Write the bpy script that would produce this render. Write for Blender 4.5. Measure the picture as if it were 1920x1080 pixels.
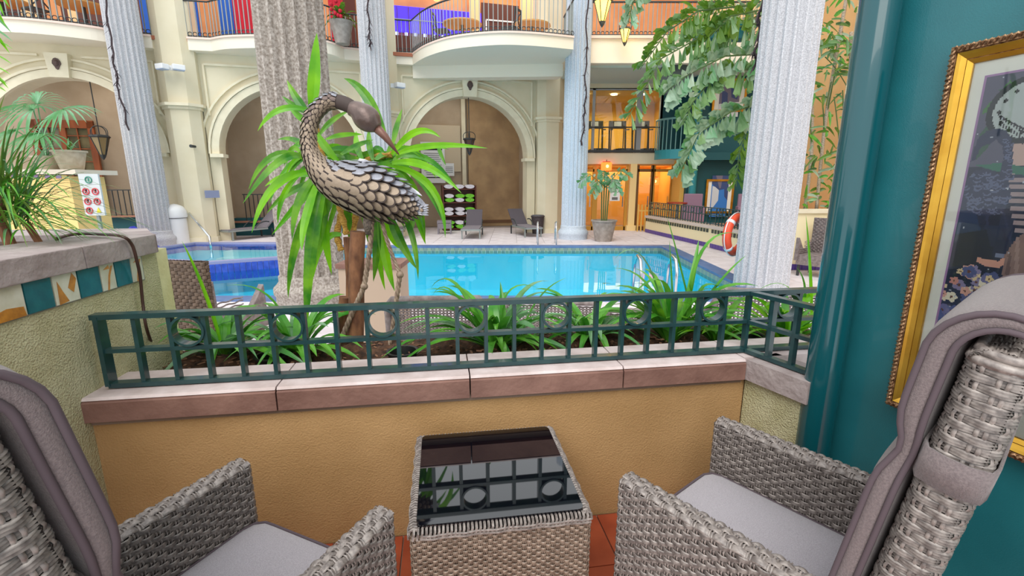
import bpy, bmesh, math, random
import numpy as np
from mathutils import Vector, Matrix
random.seed(7); np.random.seed(7)
for o in list(bpy.data.objects): bpy.data.objects.remove(o)
C = bpy.context.scene.collection
PI = math.pi
def lin(c): c /= 255.0; return c/12.92 if c <= .04045 else ((c+.055)/1.055)**2.4
def rgb(r, g, b): return (lin(r), lin(g), lin(b), 1.0)

# ------------------------------------------------------------ camera, sky, sun, exposure
FL = 880.0; TH = math.atan(195/FL); CT, ST = math.cos(TH), math.sin(TH); EYE = 1.55
cam = bpy.data.cameras.new('camera'); cam.sensor_width = 36; cam.lens = 36*FL/1920
cam.clip_start = .02; cam.clip_end = 200
camo = bpy.data.objects.new('camera', cam); C.objects.link(camo)
camo.location = (0, 0, EYE); camo.rotation_euler = (PI/2-TH, 0, 0)
bpy.context.scene.camera = camo
w = bpy.data.worlds.new('world'); bpy.context.scene.world = w; w.use_nodes = True
bg = w.node_tree.nodes['Background']; bg.inputs[0].default_value = (.93, .97, 1.0, 1); bg.inputs[1].default_value = 1.15
sl = bpy.data.lights.new('sun', 'SUN'); sl.energy = 1.5; sl.angle = math.radians(35); sl.color = (1, .97, .92)
so = bpy.data.objects.new('sun', sl); C.objects.link(so); so.rotation_euler = (math.radians(38), math.radians(-14), 0)
def area(name, loc, tgt, sx, sy, e, col=(1, 1, 1)):
    l = bpy.data.lights.new(name, 'AREA'); l.shape = 'RECTANGLE'; l.size = sx; l.size_y = sy; l.energy = e; l.color = col
    o = bpy.data.objects.new(name, l); C.objects.link(o); o.location = loc
    o.rotation_euler = (Vector(tgt)-Vector(loc)).to_track_quat('-Z', 'Y').to_euler(); return o
area('balcony_fill_light', (0, -1.6, 3.4), (0, 2, .6), 3, 1.5, 35, (1, .93, .84))  # soft fill added behind the camera to lift the balcony, not a fixture
area('gym_light', (4.2, 20.0, 4.7), (4.2, 20, 2), 3, 2, 95, (1, .78, .42))
area('lobby_light', (4.6, 20.2, 2.15), (4.6, 20, -.2), 3.2, 2, 60, (1, .72, .34))
area('upper_floor_light', (-1.5, 19.3, 8.6), (-1.5, 19, 5), 8, 1.5, 60, (1, .75, .5))
area('upper_floor_light', (-10.5, 16.6, 8.6), (-10.5, 17, 5), 7, 1.5, 60, (1, .8, .6))
for rx_, ry_ in ((-2.0, 18.2), (-7.4, 16.8), (-12.8, 15.4)): area('recess_fill_light', (rx_, ry_, 4.9), (rx_+.4, ry_+.8, 0), 2.5, 1.2, 26, (1, .93, .84))  # unseen fill lamps added to brighten the arch recesses
vs = bpy.context.scene.view_settings
vs.view_transform = 'Standard'; vs.look = 'None'; vs.gamma = 1; vs.exposure = 0.22; vs.use_curve_mapping = False

# ------------------------------------------------------------ geometry helpers
def ray(px, py):
    u = (px-960)/FL; v = (540-py)/FL
    return (u, CT+v*ST, -ST+v*CT)
def atz(px, py, z):
    d = ray(px, py); t = (z-EYE)/d[2]; return Vector((d[0]*t, d[1]*t, z))
def at(px, py, Y):
    d = ray(px, py); t = Y/d[1]; return Vector((d[0]*t, Y, EYE+d[2]*t))
FA = math.atan(.265); FE = Vector((math.cos(FA), math.sin(FA), 0)); FN = Vector((math.sin(FA), -math.cos(FA), 0)); F0 = Vector((-1.45, 16.9, 0))
def W(s, z, o=0): return F0+FE*s+FN*o+Vector((0, 0, z))          # facade: along, height, out
def W2(s, o): p = W(s, 0, o); return (p.x, p.y)
DK = -.2                                                          # pool deck level

MATS = {}
def mat(name, col, rough=.6, metal=0, col2=None, nscale=8, bump=0, bscale=60, spec=.5, trans=0, emit=None, es=0, stretch=None, sheen=0, coat=0, detail=4):
    if name in MATS: return MATS[name]
    m = bpy.data.materials.new(name); m.use_nodes = True; nt = m.node_tree; b = nt.nodes['Principled BSDF']
    b.inputs['Base Color'].default_value = col; b.inputs['Roughness'].default_value = rough; b.inputs['Metallic'].default_value = metal
    b.inputs['Specular IOR Level'].default_value = spec
    if sheen: b.inputs['Sheen Weight'].default_value = sheen
    if coat: b.inputs['Coat Weight'].default_value = coat
    if trans: b.inputs['Transmission Weight'].default_value = trans
    if emit: b.inputs['Emission Color'].default_value = emit; b.inputs['Emission Strength'].default_value = es
    if col2 or bump:
        tc = nt.nodes.new('ShaderNodeTexCoord'); mp = nt.nodes.new('ShaderNodeMapping'); nt.links.new(tc.outputs['Object'], mp.inputs[0])
        if stretch: mp.inputs['Scale'].default_value = stretch
    if col2:
        n = nt.nodes.new('ShaderNodeTexNoise'); n.inputs['Scale'].default_value = nscale; n.inputs['Detail'].default_value = detail
        nt.links.new(mp.outputs[0], n.inputs['Vector'])
        r = nt.nodes.new('ShaderNodeValToRGB'); r.color_ramp.elements[0].position = .36; r.color_ramp.elements[1].position = .64
        r.color_ramp.elements[0].color = col; r.color_ramp.elements[1].color = col2
        nt.links.new(n.outputs['Fac'], r.inputs[0]); nt.links.new(r.outputs[0], b.inputs['Base Color'])
    if bump:
        n2 = nt.nodes.new('ShaderNodeTexNoise'); n2.inputs['Scale'].default_value = bscale; n2.inputs['Detail'].default_value = 3
        nt.links.new(mp.outputs[0], n2.inputs['Vector'])
        bp = nt.nodes.new('ShaderNodeBump'); bp.inputs['Strength'].default_value = min(1, bump); bp.inputs['Distance'].default_value = .01*max(1, bump)
        nt.links.new(n2.outputs['Fac'], bp.inputs['Height']); nt.links.new(bp.outputs[0], b.inputs['Normal'])
    MATS[name] = m; return m
def leafmat(name, c1, c2, rough=.35, tl=.35, nscale=3):
    m = mat(name, c1, rough, 0, c2, nscale, spec=.5); nt = m.node_tree; b = nt.nodes['Principled BSDF']; out = nt.nodes['Material Output']
    t = nt.nodes.new('ShaderNodeBsdfTranslucent'); mx = nt.nodes.new('ShaderNodeMixShader'); mx.inputs[0].default_value = tl
    src = b.inputs['Base Color'].links[0].from_socket; nt.links.new(src, t.inputs[0])
    oi = nt.nodes.new('ShaderNodeObjectInfo')
    nt.links.new(b.outputs[0], mx.inputs[1]); nt.links.new(t.outputs[0], mx.inputs[2]); nt.links.new(mx.outputs[0], out.inputs[0]); return m
def glassmat(name, tint, fac_ior=1.45, rough=0.02, dark=None):
    m = bpy.data.materials.new(name); m.use_nodes = True; nt = m.node_tree; nt.nodes.clear()
    out = nt.nodes.new('ShaderNodeOutputMaterial'); t = nt.nodes.new('ShaderNodeBsdfTransparent'); t.inputs[0].default_value = tint
    g = nt.nodes.new('ShaderNodeBsdfGlossy'); g.inputs['Roughness'].default_value = rough
    f = nt.nodes.new('ShaderNodeFresnel'); f.inputs[0].default_value = fac_ior; mx = nt.nodes.new('ShaderNodeMixShader')
    nt.links.new(f.outputs[0], mx.inputs[0]); nt.links.new(t.outputs[0], mx.inputs[1]); nt.links.new(g.outputs[0], mx.inputs[2]); nt.links.new(mx.outputs[0], out.inputs[0])
    return m

def root_loc(p):
    l = Vector((0, 0, 0))
    while p is not None: l = l+p.location; p = p.parent
    return l
def link(o, parent=None):
    C.objects.link(o)
    if parent is not None: o.parent = parent
    return o
class MB:
    def __init__(s): s.v = []; s.f = []
    def add(s, vs, fs):
        k = len(s.v); s.v += [tuple(v) for v in vs]; s.f += [tuple(i+k for i in f) for f in fs]; return s
    def box(s, c, d, rz=0, M=None):
        x, y, z = d[0]/2, d[1]/2, d[2]/2
        vs = [Vector((i*x, j*y, k*z)) for i in (-1, 1) for j in (-1, 1) for k in (-1, 1)]
        R = M if M else Matrix.Rotation(rz, 3, 'Z')
        return s.add([R@v+Vector(c) for v in vs], [(0, 1, 3, 2), (4, 6, 7, 5), (0, 4, 5, 1), (2, 3, 7, 6), (0, 2, 6, 4), (1, 5, 7, 3)])
    def bbox(s, a, b): return s.box([(a[i]+b[i])/2 for i in range(3)], [abs(b[i]-a[i]) for i in range(3)])
    def beam(s, a, b, w_, h_, up=(0, 0, 1)):
        a, b = Vector(a), Vector(b); d = (b-a); L = d.length; d.normalize(); r = d.cross(Vector(up))
        if r.length < 1e-4: r = d.cross(Vector((0, 1, 0)))
        r.normalize(); u = r.cross(d)
        return s.box((a+b)/2, (L, w_, h_), M=Matrix((d, r, u)).transposed())
    def prism(s, poly, z0, z1):
        n = len(poly); vs = [(p[0], p[1], z0) for p in poly]+[(p[0], p[1], z1) for p in poly]
        fs = [tuple(range(n-1, -1, -1)), tuple(range(n, 2*n))]+[(i, (i+1) % n, n+(i+1) % n, n+i) for i in range(n)]
        return s.add(vs, fs)
    def extr(s, poly3, d):
        n = len(poly3); d = Vector(d); p = [Vector(q) for q in poly3]
        fs = [tuple(range(n-1, -1, -1)), tuple(range(n, 2*n))]+[(i, (i+1) % n, n+(i+1) % n, n+i) for i in range(n)]
        return s.add(p+[q+d for q in p], fs)
    def tube(s, path, r, n=6, cap=True, closed=False):
        P = [Vector(p) for p in path]; m = len(P); vs = []; fs = []; prev = None
        for i, p in enumerate(P):
            if closed: t = P[(i+1) % m]-P[i-1]
            else: t = P[min(i+1, m-1)]-P[max(i-1, 0)]
            if t.length < 1e-9: t = Vector((0, 0, 1))
            t.normalize()
            if prev is None:
                a = t.cross(Vector((0, 0, 1)))
                if a.length < .05: a = t.cross(Vector((0, 1, 0)))
            else: a = prev-t*prev.dot(t)
            if a.length < 1e-6: a = t.orthogonal()
            a.normalize(); prev = a; b = t.cross(a); rr = r[i] if isinstance(r, (list, tuple)) else r
            vs += [p+(a*math.cos(2*PI*k/n)+b*math.sin(2*PI*k/n))*rr for k in range(n)]
        for i in range(m if closed else m-1):
            j = (i+1) % m
            fs += [(i*n+k, i*n+(k+1) % n, j*n+(k+1) % n, j*n+k) for k in range(n)]
        if cap and not closed: fs += [tuple(range(n-1, -1, -1)), tuple((m-1)*n+k for k in range(n))]
        return s.add(vs, fs)
    def lathe(s, prof, c=(0, 0, 0), n=20, a0=0, ax=None):
        vs = []; fs = []; m = len(prof)
        for r, z in prof:
            vs += [Vector((r*math.cos(a0+2*PI*k/n), r*math.sin(a0+2*PI*k/n), z)) for k in range(n)]
        if ax is not None: vs = [ax@v for v in vs]
        vs = [v+Vector(c) for v in vs]
        for i in range(m-1): fs += [(i*n+k, i*n+(k+1) % n, (i+1)*n+(k+1) % n, (i+1)*n+k) for k in range(n)]
        fs += [tuple(range(n-1, -1, -1)), tuple((m-1)*n+k for k in range(n))]
        return s.add(vs, fs)
    def strip(s, A, B):
        n = len(A); return s.add(list(A)+list(B), [(i, i+1, n+i+1, n+i) for i in range(n-1)])
    def ball(s, c, r, n=10, m=6, sc=(1, 1, 1)):
        prof = [(max(.001, math.sin(PI*i/m)), -math.cos(PI*i/m)) for i in range(m+1)]
        k = len(s.v); s.lathe(prof, (0, 0, 0), n)
        for i in range(k, len(s.v)): v = s.v[i]; s.v[i] = (c[0]+v[0]*r*sc[0], c[1]+v[1]*r*sc[1], c[2]+v[2]*r*sc[2])
        return s
    def mesh(s, name, m, off=None, smooth=False, bevel=0):
        me = bpy.data.meshes.new(name)
        vs = s.v if off is None else [(v[0]-off.x, v[1]-off.y, v[2]-off.z) for v in s.v]
        me.from_pydata(vs, [], s.f); me.validate(); me.materials.append(m)
        bm = bmesh.new(); bm.from_mesh(me); bmesh.ops.recalc_face_normals(bm, faces=bm.faces[:])
        if bevel: bmesh.ops.bevel(bm, geom=bm.edges[:], offset=bevel, segments=2, affect='EDGES', profile=.6)
        bm.to_mesh(me); bm.free()
        if smooth:
            me.shade_smooth()
            if smooth != 2: me.set_sharp_from_angle(angle=math.radians(40))
        return me
    def build(s, name, m, parent=None, smooth=False, bevel=0, stuff=False):
        me = s.mesh(name, m, root_loc(parent), smooth, bevel)
        o = bpy.data.objects.new(name, me); link(o, parent)
        if stuff: o['kind'] = 'stuff'
        return o
def tag(o, label=None, cat=None, group=None, kind=None):
    if label: o['label'] = label
    if cat: o['category'] = cat
    if group: o['group'] = group
    if kind: o['kind'] = kind
    return o
def empty(name, label, cat, loc=(0, 0, 0), rz=0, group=None):
    o = bpy.data.objects.new(name, None); C.objects.link(o); o.location = loc; o.rotation_euler = (0, 0, rz); o.empty_display_size = .1
    return tag(o, label, cat, group)
def struct(name, mb, m, parent=None, smooth=False):
    o = mb.build(name, m, parent, smooth)
    if parent is None: o['kind'] = 'structure'
    return o
def inst(name, me, parent, loc=(0, 0, 0), rz=0, sc=None, rot=None):       # another object that shares a mesh
    o = bpy.data.objects.new(name, me); link(o, parent)
    o.location = Vector(loc)-root_loc(parent) if parent is not None else loc
    o.rotation_euler = rot if rot is not None else (0, 0, rz)
    if sc: o.scale = sc
    return o
def copy_tree(o, parent=None):
    c = o.copy(); C.objects.link(c); c.parent = parent
    for ch in list(o.children): copy_tree(ch, c)
    return c
def circ(c, r, n=24, plane='xz', a0=0, a1=2*PI):
    out = []
    for i in range(n):
        a = a0+(a1-a0)*i/n; x, y = r*math.cos(a), r*math.sin(a)
        out.append(Vector((c[0]+x, c[1], c[2]+y)) if plane == 'xz' else Vector((c[0]+x, c[1]+y, c[2])) if plane == 'xy' else Vector((c[0], c[1]+x, c[2]+y)))
    return out
def bez(a, b, c, n=8):
    a, b, c = Vector(a), Vector(b), Vector(c)
    return [a*(1-t)**2+b*2*t*(1-t)+c*t*t for t in [i/n for i in range(n+1)]]
def leaf_mb(path, wid, fold=.25, up=(0, 0, 1), prof=None, twist=0, mb=None):
    mb = mb or MB(); n = len(path)-1; L = []; M_ = []; R_ = []
    for i, p in enumerate(path):
        p = Vector(p); t = Vector(path[min(i+1, n)])-Vector(path[max(i-1, 0)]); t.normalize()
        r = t.cross(Vector(up))
        if r.length < .05: r = t.cross(Vector((0, 1, 0)))
        r.normalize(); nn = r.cross(t)
        if twist:
            q = Matrix.Rotation(twist*(i/n), 3, t); r = q@r; nn = q@nn
        f = i/n; wv = wid*(prof(f) if prof else min(1, .55+f*1.8)*(1-f**2.6)**.8)+.0008
        L.append(p-r*wv/2+nn*fold*wv/2); M_.append(p); R_.append(p+r*wv/2+nn*fold*wv/2)
    mb.strip(L, M_); mb.strip(M_, R_); return mb
def npmesh(name, V, Q, m, smooth=True):
    me = bpy.data.meshes.new(name); nv, nq = len(V), len(Q)
    me.vertices.add(nv); me.vertices.foreach_set('co', np.asarray(V, np.float32).ravel())
    me.loops.add(nq*4); me.loops.foreach_set('vertex_index', np.asarray(Q, np.int32).ravel())
    me.polygons.add(nq); me.polygons.foreach_set('loop_start', np.arange(0, nq*4, 4, dtype=np.int32))
    me.update(calc_edges=True); me.materials.append(m)
    if smooth: me.shade_smooth()
    return me
# weave: rows of three-strand weft bands going over and under stakes on a surface fn(s, v) -> (P, N, dPdv)
def weave(fn, nst, rows, closed=True, amp=.0035, band=.8, rr=.0022, K=4, lobes=3, stake=.004, phase=0, sharp=.6):
    ns = nst*K if closed else nst*K+1
    s = np.arange(ns)/(nst*K); Vs = []; Qs = []; base = 0
    if lobes == 3: po = np.array([-.5, -.36, -.18, 0, .18, .36, .5]); ph = np.array([-1.2, .9, -.35, 1, -.35, .9, -1.2])
    elif lobes == 2: po = np.array([-.5, -.28, 0, .28, .5]); ph = np.array([-.6, 1, 0, 1, -.6])
    else: po = np.array([-.5, -.2, .2, .5]); ph = np.array([-.6, 1, 1, -.6])
    m = len(po)
    for j in range(rows):
        sj = s
        cw = np.cos(PI*(s*nst+j+phase)); off = amp*np.sign(cw)*np.abs(cw)**sharp
        vv = (j+.5)/rows+np.outer(po*band/rows, np.ones(ns))+(.1/rows)*np.sin(j*12.9+s*9)[None]
        S = np.broadcast_to(sj, vv.shape)
        P, N = fn(S, vv)
        P = P+N*(off[None]+rr*ph[:, None])[..., None]
        Vs.append(P.reshape(-1, 3))
        a = np.arange(ns if closed else ns-1); b = (a+1) % ns
        for k in range(m-1):
            Qs.append(np.stack([base+k*ns+a, base+k*ns+b, base+(k+1)*ns+b, base+(k+1)*ns+a], 1))
        base += m*ns
    # stakes: pairs of thin uprights
    nv = rows*2+1; v = np.linspace(0, 1, nv)
    for i in range(nst if closed else nst+1):
        for dx in (-.16, .16):
            off = -amp*np.cos(PI*(i+v*rows-.5+phase))*.9
            Pc = []
            for q in (-.09, 0, .09):
                S = np.full(nv, (i+dx+q)/nst); S = S % 1.0 if closed else np.clip(S, 0, 1)
                P, N = fn(S, v); Pc.append(P+N*(off+(rr*.8 if q == 0 else -rr*.3))[:, None])
            Vs.append(np.concatenate(Pc)); a = np.arange(nv-1)
            for k in range(2): Qs.append(np.stack([base+k*nv+a, base+k*nv+a+1, base+(k+1)*nv+a+1, base+(k+1)*nv+a], 1))
            base += 3*nv
    return np.concatenate(Vs), np.concatenate(Qs)
def rrect_fn(hx, hy, r):                                        # arc-length parametrised rounded rectangle
    pts = []; nr = []
    for cx, cy, a0 in ((hx-r, hy-r, 0), (-hx+r, hy-r, PI/2), (-hx+r, -hy+r, PI), (hx-r, -hy+r, 1.5*PI)):
        for i in range(7):
            a = a0+PI/2*i/6; pts.append((cx+r*math.cos(a), cy+r*math.sin(a))); nr.append((math.cos(a), math.sin(a)))
    pts.append(pts[0]); nr.append(nr[0]); pts = np.array(pts); nr = np.array(nr)
    L = np.concatenate([[0], np.cumsum(np.linalg.norm(np.diff(pts, axis=0), axis=1))]); T = L[-1]; L = L/T
    def f(s):
        return (np.interp(s, L, pts[:, 0]), np.interp(s, L, pts[:, 1]), np.interp(s, L, nr[:, 0]), np.interp(s, L, nr[:, 1]))
    return f, T
def weave_obj(name, VQ, m, parent=None):
    V, Q = VQ; o = bpy.data.objects.new(name, npmesh(name, V, Q, m)); link(o, parent); o['kind'] = 'stuff'; return o
# ------------------------------------------------------------ materials
cream = mat('cream_plaster', rgb(226, 217, 190), .8, 0, rgb(220, 210, 181), 1.5, .08, 40)
creamd = mat('soft_cream_trim', rgb(234, 226, 200), .75, 0, rgb(226, 217, 190), 4)
white_f = mat('white_fascia', rgb(240, 232, 214), .6)
taupe = mat('taupe_plaster', rgb(186, 168, 146), .85, 0, rgb(172, 153, 130), 1.2, .15, 30)
taupe2 = mat('tan_plaster', rgb(190, 158, 118), .8, 0, rgb(166, 136, 102), 1.5, .2, 25)
soffit_m = mat('sage_soffit', rgb(196, 208, 198), .8)
colm = mat('column_concrete', rgb(214, 214, 218), .85, 0, rgb(176, 176, 180), 60, .5, 70, detail=8)
colm2 = mat('weathered_column_concrete', rgb(188, 180, 172), .9, 0, rgb(136, 126, 116), 30, .8, 90, detail=10)
colb = mat('blue_grey_column_paint', rgb(206, 216, 228), .7, 0, rgb(184, 196, 208), 40, .3, 60)
stucco = mat('coarse_stucco', rgb(206, 201, 162), .95, 0, rgb(190, 184, 142), 9, 1.2, 140)
ochre = mat('ochre_stucco', rgb(188, 150, 102), .9, 0, rgb(170, 133, 86), 2.2, .4, 130)
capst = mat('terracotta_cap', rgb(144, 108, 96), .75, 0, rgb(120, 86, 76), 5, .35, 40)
capgr = mat('grey_cap_stone', rgb(176, 164, 162), .8, 0, rgb(148, 134, 132), 6, .6, 40)
teal = mat('teal_wall_paint', rgb(34, 112, 120), .38, 0, rgb(28, 100, 108), 3, .12, 260, coat=.2)
tealp = mat('teal_gloss_paint', rgb(10, 80, 88), .16, 0, coat=.6)
railm = mat('dark_green_rail_paint', rgb(34, 70, 72), .3, 0, rgb(26, 56, 60), 12, coat=.3)
ironm = mat('dark_iron', rgb(62, 66, 68), .5, .3)
ironl = mat('pale_iron', rgb(150, 158, 156), .45, .4)
wickm = mat('grey_rattan', rgb(158, 148, 142), .42, 0, rgb(108, 99, 95), 70, spec=.7)
wickb = mat('brown_rattan', rgb(156, 136, 120), .42, 0, rgb(112, 94, 80), 70, spec=.7)
wickd = mat('rattan_shadow_core', rgb(34, 28, 25), .9)
fabm = mat('taupe_cushion_fabric', rgb(124, 112, 112), .95, 0, rgb(106, 95, 96), 260, .35, 500, sheen=.3)
fabl = mat('grey_cushion_fabric', rgb(176, 170, 176), .95, 0, rgb(156, 150, 156), 320, .3, 500, sheen=.3)
pipem = mat('cushion_piping', rgb(88, 76, 82), .9)
glassb = mat('black_glass', rgb(8, 9, 16), .03, 0, spec=.8, coat=.5)
terra = mat('terracotta_tile', rgb(176, 84, 54), .4, 0, rgb(150, 66, 42), 6)
grout = mat('grout', rgb(150, 128, 112), .9)
soilm = mat('mulch_soil', rgb(96, 66, 48), 1, 0, rgb(52, 36, 28), 30, 1, 60)
pave = mat('pale_paver', rgb(230, 222, 226), .75, 0, rgb(212, 203, 206), 3, .15, 30)
pave2 = mat('deck_joint', rgb(176, 168, 168), .9)
wood = mat('orange_wood', rgb(160, 84, 40), .45, 0, rgb(120, 58, 28), 6, stretch=(1, 1, .15))
bark = mat('stake_bark', rgb(140, 96, 66), .85, 0, rgb(92, 58, 40), 20, .6, 40, stretch=(1, 1, .4))
steel = mat('polished_steel', rgb(220, 224, 228), .12, 1)
goldm = mat('gold_leaf', rgb(214, 168, 66), .28, .8, rgb(196, 146, 50), 9)
gold2 = mat('carved_bronze_gilt', rgb(196, 158, 120), .45, .5, rgb(110, 76, 50), 80, .4, 150)
matb = mat('cream_mat_board', rgb(244, 244, 236), .8)
bluet = mat('cobalt_tile', rgb(52, 72, 170), .25, 0, rgb(74, 96, 196), 9)
bluec = mat('blue_coping', rgb(96, 124, 170), .45, 0, rgb(80, 106, 156), 5)
poolm = mat('turquoise_pool_plaster', rgb(110, 226, 246), .6, 0, rgb(130, 232, 248), .8)
yelt = mat('yellow_tile', rgb(206, 186, 110), .4); oliv = mat('sage_mosaic_tile', rgb(146, 158, 138), .35); oliv2 = mat('slate_mosaic_tile', rgb(128, 144, 136), .35)
purt = mat('purple_tile', rgb(84, 60, 150), .3)
potm = mat('grey_stone_pot', rgb(168, 158, 150), .85, 0, rgb(146, 136, 128), 8)
potb = mat('beige_clay_pot', rgb(204, 190, 170), .85, 0, rgb(186, 170, 148), 8)
blackp = mat('black_plastic', rgb(26, 26, 26), .45)
whitep = mat('white_plastic', rgb(232, 234, 236), .35)
mesh_g = mat('grey_sling', rgb(140, 134, 142), .8, 0, rgb(120, 114, 122), 40)
mesh_d = mat('dark_sling', rgb(86, 80, 88), .8)
tealb = mat('dark_teal_wall', rgb(22, 84, 92), .6)
orng = mat('orange_plaster', rgb(226, 158, 104), .8, 0, rgb(206, 134, 84), 1)
peach = mat('peach_plaster', rgb(240, 206, 152), .8)
clv = leafmat('strap_leaf_green', rgb(60, 140, 40), rgb(110, 180, 60), .28, .3, 6)
clv2 = leafmat('pale_strap_leaf', rgb(130, 170, 130), rgb(80, 150, 70), .25, .3, 6)
yuc = leafmat('yucca_leaf_green', rgb(52, 124, 30), rgb(120, 178, 40), .3, .35, 9)
yuc2 = leafmat('bright_yucca_leaf', rgb(140, 210, 30), rgb(90, 170, 30), .3, .45, 5)
ftl = leafmat('fishtail_leaf_green', rgb(150, 190, 130), rgb(80, 130, 70), .3, .4, 2)
ftl2 = leafmat('silver_leaf_green', rgb(190, 214, 190), rgb(130, 168, 130), .3, .4, 2)
ftl3 = leafmat('yellow_green_leaf', rgb(120, 160, 50), rgb(70, 120, 40), .35, .4, 2)
palml = leafmat('pale_palm_leaf', rgb(150, 200, 160), rgb(90, 160, 90), .3, .4, 2)
grassl = leafmat('dark_grassy_leaf', rgb(52, 92, 40), rgb(120, 150, 60), .35, .3, 5)

# ------------------------------------------------------------ pool deck, pavers, pool basin, water
POOL = [(-7.2, 7.25), (3.25, 7.25), (4.0, 8.05), (4.25, 13.3), (-5.2, 13.3), (-5.2, 10.9), (-6.6, 10.1), (-7.2, 10.1)]
TUB = [(-9.6, 10.9), (-6.6, 10.1), (-5.2, 10.9), (-5.2, 12.4), (-6.3, 13.3), (-9.0, 13.3)]
def inpoly(x, y, P):
    r = False; n = len(P)
    for i in range(n):
        a, b = P[i], P[i-1]
        if (a[1] > y) != (b[1] > y) and x < (b[0]-a[0])*(y-a[1])/(b[1]-a[1])+a[0]: r = not r
    return r
def inset(P, d):                                                 # offset polygon (positive = outwards for CCW)
    n = len(P); out = []
    ar = sum(P[i-1][0]*P[i][1]-P[i][0]*P[i-1][1] for i in range(n)); sg = 1 if ar > 0 else -1
    for i in range(n):
        p0, p1, p2 = Vector(P[i-1]), Vector(P[i]), Vector(P[(i+1) % n])
        d1 = (p1-p0).normalized(); d2 = (p2-p1).normalized(); n1 = Vector((d1.y, -d1.x))*sg; n2 = Vector((d2.y, -d2.x))*sg
        b = (n1+n2); b = b/max(.3, b.length_squared)*2; out.append((p1.x+b.x*d, p1.y+b.y*d))
    return out
POUT = inset(POOL, .32); TOUT = inset(TUB, .2)
# deck as cells round the pool
me = MB(); CELL = .425
cells = []
ix0, ix1, iy0, iy1 = -19, 14, 4, 26
xs = np.arange(-16, 12, .85); ys = np.arange(3.2, 24, .85)
for x in xs:
    for y in ys:
        k = sum(inpoly(x+.425+a, y+.425+b, POUT) or inpoly(x+.425+a, y+.425+b, TOUT) for a in (-.42, .42) for b in (-.42, .42))
        if k < 4: cells.append((x, y, k))
deck = MB()
for x, y, k in cells:
    if k == 0: deck.bbox((x, y, DK-.12), (x+.85, y+.85, DK-.012))
    else:
        for i in range(4):
            for j in range(4):
                a, b = x+.2125*i, y+.2125*j
                if not (inpoly(a+.106, b+.106, inset(POOL, .1)) or inpoly(a+.106, b+.106, inset(TUB, .1))): deck.bbox((a, b, DK-.12), (a+.2125, b+.2125, DK-.012))
fl = struct('floor', deck, pave2)
tm = MB().box((0, 0, -.012), (.838, .838, .024)).mesh('paver', pave)
th = {}
cnt = 0
for x, y, k in cells:
    cx, cy = x+.425, y+.425
    px = 960+FL*cx/(cy*CT-(DK-EYE)*ST) if cy > 0 else -1
    vis = -60 < px < 1700 and cy > 3.4 and cy < 19
    if k == 0 and vis and cnt < 290:
        inst('paver', tm, fl, (cx, cy, DK+random.uniform(-.001, .002)), 0); cnt += 1
cut = MB()
for x, y, k in cells:
    if k:
        for i in range(4):
            for j in range(4):
                a, b = x+.2125*i, y+.2125*j
                if not (inpoly(a+.106, b+.106, inset(POOL, .25)) or inpoly(a+.106, b+.106, inset(TUB, .25))): cut.bbox((a+.001, b+.001, DK-.012), (a+.2115, b+.2115, DK))
cut.build('paver_offcuts', pave, fl, stuff=True)
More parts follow.
